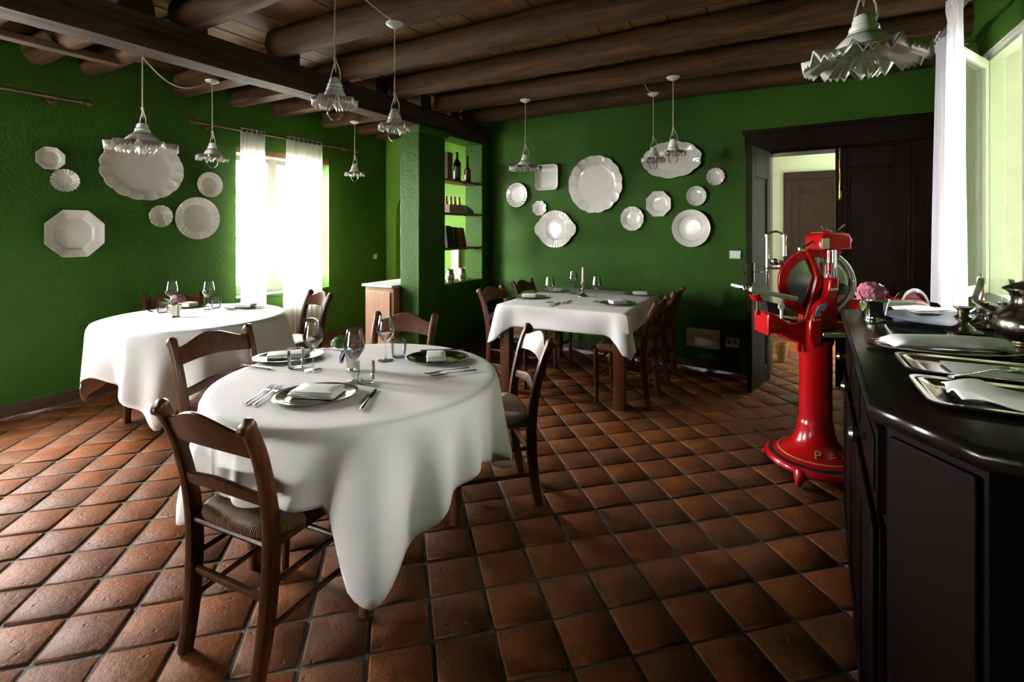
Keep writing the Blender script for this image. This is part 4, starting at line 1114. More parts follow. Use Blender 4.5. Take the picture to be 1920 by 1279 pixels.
wall_dish('B', 1288, 1326, 349, 386, f'small round white plate with ringed relief {BW}', lambda a, b_: (ell(a, b_), ell(a, b_)), .03, rim=.72, flute=(48, .0014), seg=192)
wall_dish('B', 1325, 1360, 315, 348, f'tiny scalloped white plate, rightmost {BW}', lambda a, b_: (scal(a, b_, 14, .05), ell(a, b_)), .024, rim=.66, flute=(14, .003))
wall_dish('B', 1262, 1334, 393, 463, f'large plain round white dish at the lower right {BW}', lambda a, b_: (ell(a, b_), ell(a, b_)), .046, rim=.70)
# the pierced plate's dots
la = lace; q = MB()
ext = max(v.co.x for v in la.data.vertices); exz = max(v.co.y for v in la.data.vertices)
for ring_f, n_, r_ in ((.88, 18, .0095), (.76, 18, .0075)):
    for k in range(n_):
        a = 2*PI*(k + (.5 if ring_f < .8 else 0))/n_; x, y = ext*ring_f*math.cos(a), exz*ring_f*math.sin(a)
        z = .0272 if ring_f > .8 else .0221
        q.lathe([(0, .0006), (r_, .0006), (r_, -.004), (0, -.004)], 8, (x, y, z))
o = q.build('pierced_holes', M['black'], la); o['label'] = 'dark pierced holes round the rim'

# ================================================================ PENDANT LAMPS
PAT = [(0, -.6), (.22, 1.0), (.44, -.6), (.535, .05), (.63, -.55), (.725, .05), (.82, -.55), (.91, .05), (1, -.6)]
def pat(u):
    u %= 1
    for (a, p), (b_, q) in zip(PAT, PAT[1:]):
        if a <= u <= b_: return p + (q-p)*(u-a)/(b_-a)
    return 0
def shade_mesh(r, h_, lobes, phase):
    q = MB(); rings = []; us = sorted(set([p[0] for p in PAT[:-1]])); ths = []
    for L in range(lobes):
        for u in us: ths.append((L+u)/lobes)
    r0 = .034*r/.105 if r < .12 else .045
    for f in (-.5, -.36, -.2, -.08, .0, .12, .3, .5, .75, 1.0):
        rm = r*.50; ring = []
        if f < 0:
            g = (f+.5)/.5; rad = r0 + (rm-r0)*math.sin(g*PI/2); zz = h_*.62*(1-g)**1.3 if g < 1 else 0
            for th in ths: ring.append((rad*math.cos(2*PI*th+phase), rad*math.sin(2*PI*th+phase), zz))
            rings.append(ring); continue
        rad = rm + (r-rm)*f
        for th in ths:
            a = 2*PI*th + phase; pp = pat(th*lobes)
            z = -h_*(.42*f + .06*f*f) + pp*h_*.36*f**1.1
            rr = rad*(1 + .02*pp*f)
            ring.append((rr*math.cos(a), rr*math.sin(a), z))
        rings.append(ring)
    q.loft(rings, True, (False, False)); return q
def pendant(u, v, s, width_px, big, label, top=None, canopy=None, feed=None, loop=1):
    """u,v: centre of the shade rim; s: distance; top: world height where the cord ends"""
    c = at_s(u, v, s); r = width_px/2*s/FPX
    t = thing('pendant_lamp', label, 'pendant lamp', (c.x, c.y, c.z), group='white frilled porcelain pendant lamps')
    h_ = r*(.44 if big else .60)
    sh = h_*.40; ph = R.uniform(0, 1)
    cs_ = 1.0 if not big else 1.15; zc0 = sh + h_*.56
    k = r/.105 if not big else r/.15
    o = shade_mesh(r, h_, 8 if not big else 9, ph).build('shade', M['porcelain'], t, 25, solid=.0035); o.location = (0, 0, sh)
    q = MB(); q.lathe([(a_*cs_, b_*cs_) for a_, b_ in ((.0, .062), (.010, .0615), (.022, .055), (.027, .043), (.028, .030), (.033, .027), (.035, .020), (.033, .014), (.038, .010), (.040, .003), (.038, -.004), (.034, -.008))], 24); o = q.build('socket_cap', M['porcelain'], t); o.location = (0, 0, zc0)
    q = MB(); zc = -.055 if not big else -.035
    q.lathe([(0, zc-.042), (.02, zc-.038), (.036, zc-.018), (.040, zc+.002), (.034, zc+.024), (.020, zc+.044), (.014, zc+.055), (.0135, zc+.075)], 20); bu = q.build('bulb', M['bulb'], t); bu.location = (0, 0, sh*.5)
    q = MB(); q.lathe([(.0, zc+.075), (.0145, zc+.075), (.0145, zc+.05), (0, zc+.05)], 12); q.tube([(-.008, 0, zc+.05), (-.012, 0, zc+.012), (0, .004, zc+.018), (.012, 0, zc+.012), (.008, 0, zc+.05)], .0008, 4); q.build('filament', M['steel'], bu)
    zt = zc0 + .062*cs_ - .004
    q = MB()
    q.tube([(0, 0, zt+.085), (.012, 0, zt+.075), (.03, .004, zt+.03), (.034, .004, zt-.01), (.026, .002, zt-.03)], .0028, 6); q.tube([(0, 0, zt+.085), (-.008, 0, zt+.06), (-.020, -.004, zt+.02), (-.026, -.004, zt-.012)], .0028, 6)
    q.tube([(.0, 0, zt+.08), (.003, .003, zt+.05), (0, .006, zt+.03), (-.004, 0, zt+.05), (0, 0, zt+.08)], .0022, 6)
    for dz in (.083, .089, .095): q.tube([(.0065*math.cos(a), .0065*math.sin(a), zt+dz) for a in [2*PI*i/10 for i in range(11)]], .0026, 6)
    q.build('cord_loop', M['cord'], t)
    ztop = (top if top is not None else ZB) - c.z
    q = MB(); n = 40
    for ph_ in (0, PI):
        q.tube([(.0020*math.cos(ph_+i*1.3), .0020*math.sin(ph_+i*1.3), zt+.085 + (ztop-zt-.085)*i/(n*2)) for i in range(n*2+1)], .0024, 6)
    q.build('cord', M['cord'], t)
    if canopy:
        q = MB(); cr = .052; q.lathe([(0, 0), (cr*.7, 0), (cr, -.006), (cr*1.02, -.011), (cr*.9, -.018), (cr*.55, -.029), (cr*.25, -.036), (.006, -.037), (0, -.037)], 26); o = q.build('canopy', M['porcelain'], t); o.location = (0, 0, ztop)
    if feed:
        q = MB(); q.tube([Vector(p) - c for p in feed], .0042, 6); q.build('feed_cable', M['cord'], t)
    return c
g_far = 2.41
cA = at_z(267, 105, 2.405)
sB = (ZB-.005-HC)*FPX/(V0-150); cBt = at_s(399, 150, sB)
sA = (at_z(267, 105, 2.405) - CAMP).dot(Vector((-SA, CA, 0)))
pendant(267, 276, sA, 113, True, 'large frilled white pendant lamp over the table by the left window', top=2.405, loop=1)
swag = [Vector((cA.x, cA.y, 2.40)) .lerp(Vector((cBt.x, cBt.y, ZB-.02)), f) - Vector((0, 0, .16*math.sin(PI*f)*(1-.5*f))) for f in [k/14 for k in range(15)]]
pendant(398, 297, sB, 54, False, 'small frilled white pendant lamp left of the bright window curtain', top=ZB-.005, canopy=1, feed=swag)
sC = (ZB-.01-HC)*FPX/(V0-227)
pendant(665, 327, sC, 36, False, 'smallest-looking white pendant lamp, hanging before the wall right of the bright window', top=ZB-.01, canopy=1)
pendant(628, 193, 2.32, 82, False, 'white pendant lamp with a clear bulb in front of the girder, left of the pier', top=ZB+.03)
sE = (ZB-HC)*FPX/(V0-42); cE = at_s(742, 42, sE)
pendant(740, 240, sE, 60, False, 'white pendant lamp with round canopy in front of the green pier', top=ZB, canopy=1, feed=[cE + Vector((0, 0, -.004)), cE + Vector((-.03, -.09, .03)), cE + Vector((-.10, -.25, .12)), cE + Vector((-.2, -.45, .19))])
sF = (ZB-HC)*FPX/(V0-186)
pendant(985, 316, sF, 62, True, 'wide frilled white pendant lamp overlapping the rounded-square dish on the back wall', top=ZB, canopy=1)
sG = (ZB-HC)*FPX/(V0-174); cG = at_s(1225, 174, sG)
pendant(1225, 301, sG, 44, False, 'left of two white pendant lamps before the oval platter on the back wall', top=ZB, canopy=1, feed=[cG + Vector((0, 0, -.004)), cG + Vector((-.05, -.01, .03)), cG + Vector((-.09, -.02, .12)), cG + Vector((-.10, -.02, .19))])
sH = (ZB-HC)*FPX/(V0-143)
pendant(1262, 288, sH, 46, False, 'right of two white pendant lamps before the oval platter on the back wall', top=ZB, canopy=1)
pendant(1620, 112, 1.5, 200, True, 'nearest large frilled white pendant lamp hanging over the black counter', top=ZB+.03)

# ================================================================ CURTAINS
def rod(x, y0, y1, z, label, side):
    t = thing('curtain_rod', label, 'curtain rod', (x, y0, z))
    MB().tube([(0, 0, 0), (0, y1-y0, 0)], .015, 12).build('pole', M['rod'], t)
    for s, y in ((-1, 0), (1, y1-y0)):
        q = MB(); rings = []
        for r_, d in ((.015, 0), (.024, .004), (.024, .012), (.014, .018), (.016, .026), (.026, .045), (.024, .062), (.012, .078), (.004, .086)):
            rings.append([(r_*math.cos(2*PI*k/14), y + s*d, r_*math.sin(2*PI*k/14)) for k in range(14)])
        q.loft(rings); q.build('finial', M['rod'], t)
    for y in (.14, y1-y0-.14):
        q = MB(); q.tube([(side*.0, y, -.012), (-side*.04, y, -.02), (-side*.10, y, -.01)], .009, 8); q.lathe([(0, 0), (.03, 0), (.03, .012), (0, .012)], 14, mat=Matrix.Translation((-side*.10, y, -.01)) @ Matrix.Rotation(side*PI/2, 4, 'Y'))
        q.tube([(.019*math.cos(a), y, .019*math.sin(a)) for a in [2*PI*k/16 for k in range(17)]], .005, 6); q.build('bracket', M['rod'], t)
rod(XL+.14, 2.50, 4.36, 2.335, 'long brown wooden curtain rod over the bright left window', 1)
rod(XL+.10, -.40, 1.66, 2.335, 'brown curtain rod with turned finial at the top left corner', 1)
def curtain(x, ya, yb, ya2, yb2, z0, z1, label, mat, amp, nf, seed, dx=.0, gather=None):
    """hung fabric in the y-z plane: top edge ya..yb, hem ya2..yb2"""
    rg = random.Random(seed); q = MB(); nx, nz = 90, 30; ph = [rg.uniform(0, 6) for _ in range(4)]
    rows = []
    for k in range(nz+1):
        f = k/nz; z = z1 + (z0-z1)*f; row = []
        for i in range(nx+1):
            u = i/nx; y = (ya + (yb-ya)*u)*(1-f) + (ya2 + (yb2-ya2)*u)*f
            a = amp*(.55 + .5*f)
            d = a*math.sin(u*nf*2*PI + ph[0] + .5*math.sin(f*2+ph[1])) + a*.4*math.sin(u*nf*4.7*PI + ph[2] + f)
            if f < .06: d += amp*.5*math.sin(u*nf*9*PI)
            row.append((d + dx*f, y + .3*a*math.sin(u*nf*2*PI + ph[3]), z + (.006*math.sin(u*nf*7) if k == nz else 0)))
        rows.append(row)
    vs = [p for r in rows for p in r]; fs = []
    for k in range(nz):
        for i in range(nx): o = k*(nx+1)+i; fs.append((o, o+1, o+nx+2, o+nx+1))
    q.put(vs, fs)
    o = q.build('curtain', M[mat], None, 180); o.location = (x, 0, 0)
    return tag(o, label, 'curtain')
curtain(XL+.14, 2.90, 3.16, 2.90, 3.17, .10, 2.36, 'left sheer white curtain panel of the bright left window', 'sheer', .022, 5, 1)
curtain(XL+.14, 3.42, 3.90, 3.36, 3.88, .12, 2.36, 'right sheer white curtain panel glowing before the bright left window', 'sheer', .022, 8, 2)
curtain(.835, 3.80, 4.02, 3.68, 4.06, .89, 2.545, 'far white voile curtain beside the back wall, behind the open sash', 'voile', .030, 3.2, 3)
curtain(.745, 3.20, 3.40, 3.13, 3.51, .89, 2.545, 'near white voile curtain covering the middle of the right window', 'voile', .020, 3.2, 4)
t = thing('curtain_rod', 'dark curtain rod carrying the two voile curtains at the right window', 'curtain rod', (.80, 2.9, 2.515))
MB().tube([(-.02, .0, 0), (0.02, 1.2, 0)], .013, 12).build('pole', M['rod'], t)
for y in (.1, 1.15): MB().tube([(.0, y, 0), (.12, y, -.01), (.225, y, -.01)], .008, 8).build('bracket', M['rod'], t)

# ================================================================ SHELVED OPENING
for k, (z, lab) in enumerate(((1.905, 'top wooden shelf in the green opening, carrying two wine bottles'), (1.53, 'middle wooden shelf in the green opening, carrying a carton of small bottles'), (1.133, 'lowest wooden shelf in the green opening, carrying books'))):
    t = thing('shelf', lab, 'shelf', (0, 0, z - .022), group='shelves in the green opening')
    MB().bb((XPB+.02, YN0-.01, 0), (XP-.015, YN1+.01, .022)).build('board', M['shelf'], t, 38, .002)
    q = MB()
    for y in (YN0+.42, YN1-.10): q.bb((XP-.06, y-.03, -.008), (XP-.03, y+.03, 0))
    q.build('bracket', M['iron'], t)
def bottle_mesh(r, h_, sh=.62, neck=.36):
    q = MB(); q.lathe([(0, .003), (r*.9, 0), (r, .006), (r, h_*sh), (r*.92, h_*(sh+.05)), (r*neck, h_*(sh+.17)), (r*neck*.92, h_*.965), (r*neck*1.12, h_*.967), (r*neck*1.12, h_), (0, h_)], 24); return q
ZS1, ZS2, ZS3 = 1.905, 1.53, 1.133
def at_shelf(u, off): return at_x(u, 400, XP-off)
for u, r, h_, sh, mat, lm, lab in ((857, .045, .345, .60, 'bottle', 'label_dark', 'dark wine bottle with grey label on the top shelf of the green opening'), (876.5, .042, .325, .45, 'bottle_brown', 'label_red', 'brown sloping-shouldered wine bottle on the top shelf of the green opening')):
    p = at_shelf(u, .13); t = thing('wine_bottle', lab, 'bottle', (p.x, p.y, ZS1+.0005))
    bottle_mesh(r, h_, sh, .34).build('body', M[mat], t, 50)
    MB().lathe([(r*.33+.0008, h_*.80), (r*.33+.0008, h_*1.002), (0, h_*1.002)], 20).build('capsule', M['black'], t)
    q = MB(); a0 = math.atan2(-p.y, -p.x)
    q.loft([[((r+.0008)*math.cos(a0+.25+x), (r+.0008)*math.sin(a0+.25+x), z) for x in [-.9+.15*i for i in range(13)]] for z in (h_*.12, h_*.50)], False, (False, False)); q.build('label', M[lm], t, 180)
p = at_shelf(838, .10); o = MB().bb((-.10, -.045, 0), (.09, .045, .30)).build('box', M['label_red'], None, 38, .003); o.location = (p.x-.02, p.y-.03, ZS1+.0005); tag(o, 'tall brown carton partly seen at the left end of the top shelf', 'box')
for k, (u, mat) in enumerate(((837, 'amber'), (845, 'clearoil'), (852.5, 'amber'), (861, 'amber'))):
    p = at_shelf(u, .20 if k % 2 else .19); t = thing('oil_bottle', ['first small amber bottle from the left behind the carton on the middle shelf', 'small pale bottle, second from the left behind the carton', 'small amber bottle, third from the left behind the carton', 'rightmost small orange bottle behind the carton on the middle shelf'][k], 'bottle', (p.x, p.y, ZS2+.0005), group='small bottles behind the carton')
    bottle_mesh(.021, .20, .62, .45).build('body', M[mat], t, 50)
    MB().lathe([(.0125, .145), (.0125, .202), (0, .202)], 14).build('cap', M['black'], t)
p0, p1 = at_shelf(837, .07), at_shelf(871, .07); t = thing('carton', 'flat brown carton on the middle shelf of the green opening', 'box', ((p0.x+p1.x)/2, (p0.y+p1.y)/2, ZS2+.0005))
hw = abs(p1.y-p0.y)/2
MB().bb((-.055, -hw, 0), (.045, hw, .095)).build('body', M['card'], t, 38, .002)
q = MB(); q.bb((.0452, -hw*.55, .05), (.0458, -hw*.42, .062)); q.bb((.0452, -hw*.3, .053), (.0458, hw*.55, .058)); q.build('print', M['label_red'], t)
p = at_shelf(880, .08); q = MB(); rings = []
for k in range(9):
    f = k/8; hh = .092*math.cos(f*PI/2)**.6 + .004; rings.append([(x, f*.15, max(0, z*hh)) for x, z in ((-.045, 0), (.045, 0), (.045, .8), (.02, 1), (-.02, 1), (-.045, .8))])
q.loft(rings); o = q.build('teal_bag', M['teal']); o.location = (p.x, p1.y+.004, ZS2+.0005); tag(o, 'teal wrapped packet leaning against the carton on the middle shelf', 'packet')
books = [(834, 'red', .30, .028, .20), (840.5, 'paper', .25, .014, .17), (845, 'black', .255, .022, .16), (849.5, 'black', .245, .022, .15), (854, 'label_dark', .24, .016, .19), (858.5, 'black', .235, .026, .17), (863, 'label_red', .23, .022, .18), (868, 'label_red', .235, .026, .21), (874, 'red', .23, .03, .30)]
bm = {'red': plain('dark_red_book_cloth', (.16, .02, .015), .6, noise=.2, nscale=30), 'paper': M['label_dark'], 'black': M['black'], 'label_dark': M['label_dark'], 'label_red': plain('floral_book_spine', (.22, .08, .03), .6, noise=.7, nscale=60)}
ycur = at_shelf(833.5, .06).y
for k, (u, mat, h_, th, tl) in enumerate(books):
    y = at_shelf(u, .06).y
    t = thing('book', ['tall dark red book at the left end of the shelf', 'thin grey book beside the tall red one', 'first black book from the left', 'second black book from the left', 'slim grey book between black ones', 'black speckled book left of the floral ones', 'first floral-spined book', 'second floral-spined book, leaning more', 'dark red book at the right end, leaning most'][k] + ' on the lowest shelf', 'book', (XP-.135, y, ZS3+.0005 + th*.5*math.sin(tl)), rot=(tl, 0, 0), group='books on the lowest shelf')
    q = MB(); q.bb((-.075, -th/2, 0), (.075, -th/2+.002, h_)); q.bb((-.075, th/2-.002, 0), (.075, th/2, h_)); q.bb((.072, -th/2, 0), (.076, th/2, h_)); q.build('cover', bm[mat], t, 38)
    MB().bb((-.072, -th/2+.002, .003), (.072, th/2-.002, h_-.003)).build('pages', M['paper'], t)
for u, lab in ((844, 'painted majolica jug at the left of the bottom ledge of the green opening'), (866.5, 'painted majolica jug at the right of the bottom ledge of the green opening')):
    p = at_shelf(u, .09); t = thing('jug', lab, 'jug', (p.x, p.y, ZN0+.001), group='painted jugs on the ledge')
    MB().lathe([(0, .002), (.036, 0), (.038, .006), (.050, .04), (.052, .065), (.046, .09), (.037, .112), (.038, .130), (.043, .150), (.040, .150), (.034, .115), (.043, .09), (.045, .05), (0, .012)], 26).build('body', M['majolica'], t, 60)
    sd = -Vector((CA, SA, 0)); q = MB(); q.tube([sd*.038 + Vector((0, 0, .135)), sd*.066 + Vector((0, 0, .135)), sd*.074 + Vector((0, 0, .10)), sd*.066 + Vector((0, 0, .065)), sd*.049 + Vector((0, 0, .055))], .0055, 8); q.build('handle', M['ceramic'], t)
# pink post glimpsed through the bottom of the opening
o = MB().bb((-3.72, 5.02, 0), (-3.60, 5.075, 1.25)).build('trim_1', M['pinkwall'], None, 38, .004); structm(o, 'pink strip seen through the lowest gap of the green opening', 'trim')
# ---- alcove cabinet
t = thing('cabinet', 'pinkish wooden cabinet with grey marble top behind the green pier', 'cabinet', (-3.72, 4.02, 0))
q = MB(); q.bb((-.21, -.24, .06), (.19, .46, .735)); q.bb((-.19, -.22, 0), (.17, .44, .06)); q.build('body', M['pine'], t, 38, .004)
MB().bb((-.24, -.27, .735), (.195, .49, .765)).build('marble_top', M['marble'], t, 38, .008)
o = MB().bb((-.17, -.252, .12), (.15, -.24, .69)).build('side_panel', M['pine'], t, 38, .004)
# ---- switch plates and vents
o = MB().bb((0, -.035, -.035), (.008, .035, .035)).build('plate', M['cream_plastic'], None, 38, .003); p = at_x(703, 481, XL)
t = thing('light_switch', 'small cream light switch on the left wall beyond the window', 'light switch', (XL, p.y, p.z)); o.parent = t
MB().bb((.008, -.010, -.016), (.012, .010, .016)).build('rocker', M['white_paint'], t, 38, .002)
def wallplate(nm, u0, u1, v0, v1, label, cat, th=.012, mat='plastic', kind=0):
    P0, P1 = on_back(u0, (v0+v1)/2), on_back(u1, (v0+v1)/2); c = (P0+P1)/2; w_ = (P1-P0).length; z0 = on_back((u0+u1)/2, v1).z; z1 = on_back((u0+u1)/2, v0).z
    t = thing(nm, label, cat, (c.x, c.y, (z0+z1)/2), BKA)
    MB().bb((-w_/2, -th, -(z1-z0)/2), (w_/2, 0, (z1-z0)/2)).build('plate', M[mat], t, 38, .003)
    if kind == 1:
        q = MB()
        for k in range(3): q.bb((-w_/2+.012+k*(w_-.024)/3+.002, -th-.003, -(z1-z0)/2+.014), (-w_/2+.012+(k+1)*(w_-.024)/3-.002, -th, (z1-z0)/2-.014))
        q.build('rocker', M['white_paint'], t, 38, .0015)
    if kind == 2:
        q = MB()
        for x in (-w_*.22, w_*.22): q.lathe([(0, 0), (.018, 0), (.018, .003), (.012, .003), (.0, .001)], 14, mat=Matrix.Translation((x, -th, 0)) @ Matrix.Rotation(PI/2, 4, 'X'))
        q.build('socket', M['label_dark'], t)
    if kind == 3:
        q = MB()
        for x in (-w_/2+.012, w_/2-.012):
            for z in (-(z1-z0)/2+.012, (z1-z0)/2-.012): q.lathe([(0, .002), (.004, .0015), (.004, 0)], 8, mat=Matrix.Translation((x, -th, z)) @ Matrix.Rotation(PI/2, 4, 'X'))
        q.build('screw', M['steel'], t)
wallplate('light_switch', 1368, 1389.5, 470, 485, 'white switch plate on the back wall next to the open door leaf', 'light switch', kind=1)
wallplate('cover_plate', 1288, 1350, 617, 652, 'grey blank junction cover low on the dark back wall', 'cover plate', kind=3)
wallplate('power_socket', 1361, 1386, 633, 651, 'small double power socket low on the back wall by the door', 'socket', kind=2)

# ================================================================ BLACK COUNTER
CZ = 1.0
c0 = Vector((.142, 1.217)); c1 = Vector((.203, 2.46)); c2 = Vector((.27, 1.046))
top = [(c0.x, c0.y), (c2.x, c2.y), (.76, 1.02), (.76, 2.60), (.21, 2.60), (.203, 2.55)]
t = thing('counter', 'black wooden bar counter with chamfered corner, laid with trays and silver', 'counter', (0, 0, .003))
def inset(poly, d):
    cx = sum(p[0] for p in poly)/len(poly); cy = sum(p[1] for p in poly)/len(poly); out = []
    n = len(poly)
    for i in range(n):
        p, q, r_ = Vector(poly[i-1]), Vector(poly[i]), Vector(poly[(i+1) % n])
        e1 = (q-p).normalized(); e2 = (r_-q).normalized(); n1 = Vector((-e1.y, e1.x)); n2 = Vector((-e2.y, e2.x))
        m = (n1+n2); m = m/max(.3, m.dot(n1)); out.append(tuple(q + m*d))
    return out
q = MB(); z = CZ - .003
q.loft([[(x, y, z-.040) for x, y in inset(top, .012)], [(x, y, z-.036) for x, y in inset(top, .004)], [(x, y, z-.024) for x, y in top], [(x, y, z-.010) for x, y in inset(top, .001)], [(x, y, z-.002) for x, y in inset(top, .006)], [(x, y, z) for x, y in inset(top, .012)]])
q.build('counter_top', M['counter_top'], t, 50)
q = MB(); body = inset(top, .035); q.prism(body, .10, CZ-.043); q.prism(inset(top, .07), 0, .10); q.build('body', M['counter'], t, 38, .003)
# front (facing -x): drawers over panelled doors; local frame along the front edge
bA, bB = Vector(body[0]), Vector(body[-1]); fd = (bB-bA); FL = fd.length; fd.normalize(); fn = Vector((-fd.y, fd.x))
FM = Matrix(((fd.x, fn.x, 0, bA.x), (fd.y, fn.y, 0, bA.y), (0, 0, 1, 0), (0, 0, 0, 1)))
nb = 3; gap = .03; bw = (FL-gap*(nb+1))/nb
for k in range(nb):
    x0 = gap + k*(bw+gap)
    q = MB(); q.bb((x0, -.001, .755), (x0+bw, .016, .93), FM); q.bb((x0+.03, .016, .785), (x0+bw-.03, .020, .90), FM); d = q.build('drawer', M['counter'], t, 38, .004)
    kb = MB(); kb.lathe([(.0, .0), (.009, .0), (.007, .012), (.016, .02), (.018, .028), (.012, .036), (0, .038)], 16, mat=FM @ Matrix.Translation((x0+bw/2, .020, .842)) @ Matrix.Rotation(-PI/2, 4, 'X')); kb.build('knob', M['pewter'], d)
    q = MB(); q.bb((x0, -.001, .13), (x0+bw, .014, .725), FM)
    fr = .06
    for r4 in ((x0, .13, x0+fr, .725), (x0+bw-fr, .13, x0+bw, .725), (x0+fr, .13, x0+bw-fr, .13+fr), (x0+fr, .725-fr, x0+bw-fr, .725)): q.bb((r4[0], .014, r4[1]), (r4[2], .026, r4[3]), FM)
    q.bb((x0+fr+.03, .014, .13+fr+.03), (x0+bw-fr-.03, .022, .725-fr-.03), FM)
    q.build('door_panel', M['counter'], t, 38, .004)
bC = Vector(body[1]); ed = (bC-bA); EL = ed.length; ed.normalize(); en = Vector((ed.y, -ed.x))
EM = Matrix(((ed.x, en.x, 0, bA.x), (ed.y, en.y, 0, bA.y), (0, 0, 1, 0), (0, 0, 0, 1)))
q = MB(); q.bb((.012, -.001, .12), (EL-.012, .010, .935), EM); q.build('corner_panel', M['counter'], t, 38, .003)

# ---- on the counter
CT = CZ + .001
p = at_z(1640, 602, CT); put_cup((p.x, p.y, CT), .086, .031, .043, 'silver cup of pink hydrangea at the far end of the black counter', 'silver')
t = thing('hydrangea', 'pink hydrangea bunch in the silver cup on the counter', 'flowers', (p.x, p.y, CT+.06))
q = MB(); flower_head(q, (-.012*CA, -.012*SA, .045), .042, 110, 31, .022, 1, .8); q.build('bloom', M['pink'], t, 180)
q = MB()
for k in range(6): leaf_quad(q, Vector((0, 0, .022)), .055, .020, ALPHA - .3 + k*1.05, .25 if k != 2 else -.4, .35)
leaf_quad(q, -side*.03 + Vector((0, 0, .02)), .045, .014, ALPHA + PI*.6, -.7, .4)
q.build('leaf', M['leaf'], t, 180)
q = MB()
for dx in (-.012, 0, .012): q.tube([(dx*.6, 0, -.045), (dx, .004, .05)], .003, 6)
q.build('stem', M['stem'], t)
p = at_z(1772, 606, CT); q = MB(); q.lathe([(0, .0), (.10, 0), (.105, .003), (.165, .013), (.185, .017), (.186, .0195), (.165, .0165), (.11, .007), (0, .006)], 48)
o = q.build('dark_plate', M['bluegrey'], None, 40); o.location = (p.x, p.y, CT); tag(o, 'large blue-grey plate lying empty on the far part of the black counter', 'plate')
p = at_z(1729, 590, CT); q = MB(); q.lathe([(0, 0), (.05, 0), (.085, .012), (.086, .014), (.055, .005), (0, .004)], 36); o = q.build('plate', M['ceramic'], None, 40); o.location = (p.x, p.y+.02, CT); o.name = 'small_plate'
tag(o, 'small white plate under a pale napkin at the far edge of the counter', 'plate')
put_napkin((p.x, p.y+.02, CT+.0125), .155, .12, imgang(1729, 590, CT)+.2, 'pale crumpled napkin on the small white plate at the far edge of the counter', .012, 2, 41)
p = at_z(1800, 588, CT); put_napkin((p.x+.03, p.y+.06, CT), .19, .12, imgang(1800, 588, CT)-.1, 'pale folded cloth lying behind the blue-grey plate near the window', .01, 2, 43)
for k, (u, v, h_, rb, lab) in enumerate(((1806, 624, .088, .052, 'short silver candlestick standing free on the counter in front of the blue-grey plate'), (1838, 613, .088, .048, 'short silver candlestick holding the white candle, behind the wine glass'), (1858, 618, .082, .050, 'short silver candlestick left of the wine glass stem, third from the left'), (1884, 611, .085, .048, 'short silver candlestick behind the wine glass, nearest the silver pot'))):
    p = at_z(u, v, CT); q = MB(); q.lathe([(0, 0), (rb, 0), (rb*1.02, .006), (rb*.9, .011), (rb*.6, .017), (rb*.3, .028), (rb*.24, .038), (rb*.42, .047), (rb*.44, .053), (rb*.28, .060), (rb*.30, h_-.012), (rb*.50, h_-.004), (rb*.48, h_), (rb*.26, h_), (rb*.24, h_-.016), (0, h_-.016)], 28)
    o = q.build('candlestick', M['pewter'], None, 45); o.location = (p.x, p.y, CT); tag(o, lab, 'candlestick', 'short candlesticks on the counter')
    if k == 1: candle((p.x, p.y, CT+.0735), .105, .0105, 'white candle in a short candlestick on the black counter')
p = at_z(1868, 642, CT); o = wine_glass_mesh(.195, .055).build('wine_glass', M['wine'], None, 60); o.location = (p.x, p.y, CT); tag(o, 'large wine glass on the black counter beside the silver pot', 'wine glass')
p = at_z(1932, 650, CT); t = thing('coffee_pot', 'round-bellied tarnished silver pot at the right edge of the counter', 'pot', (p.x, p.y, CT))
q = MB(); q.lathe([(0, 0), (.055, 0), (.057, .005), (.05, .010), (.052, .016), (.075, .034), (.084, .062), (.078, .088), (.055, .108), (.044, .122), (.041, .140), (.046, .158), (.058, .168), (.054, .168), (.04, .15), (0, .10)], 40); q.build('body', M['pewter'], t, 60)
MB().lathe([(.060, .167), (.061, .172), (.045, .182), (.022, .192), (.008, .198), (.012, .206), (.008, .213), (0, .215)], 32).build('lid', M['pewter'], t, 60)
q = MB(); q.tube([(.04*CA, .04*SA, .155), (.10*CA, .10*SA, .165), (.125*CA, .125*SA, .11), (.105*CA, .105*SA, .06), (.08*CA, .08*SA, .05)], .007, 8); q.build('handle', M['pewter'], t)
# trays
p = at_z(1768, 658, CT); put_platter((p.x, p.y, CT), .192, .10, imgang(1768, 658, CT)-.22, 'oval silver platter with a rolled napkin, farthest of three on the counter', nm='oval_platter', cat='tray')
q = MB(); rings = []
for k in range(15):
    f = k/14; x = -.145 + .28*f; rr = .014 + .005*math.sin(f*2.5) - .006*math.exp(-(f/.05)**2); ww = .042 + .012*math.exp(-(f/.14)**2)
    rings.append([(x + .008*math.sin(a*3)*(1-f)**3, ww*math.cos(a)*(1 + .10*math.sin(2*a)), rr + rr*math.sin(a)*(1.0 if math.sin(a) > 0 else .95) + .004*(1-f)**4) for a in [2*PI*i/22 for i in range(22)]])
q.loft(rings); o = q.build('rolled_napkin', M['napkin'], None, 70); o.location = (p.x+.01, p.y+.005, CT+.0065); o.rotation_euler = (0, 0, imgang(1768, 655, CT)-.25); tag(o, 'thick rolled white napkin lying on the oval silver platter', 'napkin')
def tray(x0, y0, x1, y1, label, rz=0):
    cx, cy = (x0+x1)/2, (y0+y1)/2; w_, d_ = x1-x0, y1-y0; q = MB()
    def rr(i, z, r_=.03): return [(x, y, z) for x, y in rrect(w_-2*i, d_-2*i, max(.006, r_-i*.5), 4)]
    q.loft([rr(.05, 0), rr(.032, .0), rr(.004, .010), rr(0, .012), rr(.002, .0145), rr(.008, .0135), rr(.012, .0125), rr(.016, .0135), rr(.021, .0115), rr(.036, .003), rr(.05, .0025)])
    o = q.build('tray', M['silver'], None, 45); o.location = (cx, cy, CT); o.rotation_euler = (0, 0, rz); return tag(o, label, 'tray', 'rectangular silver trays on the counter')
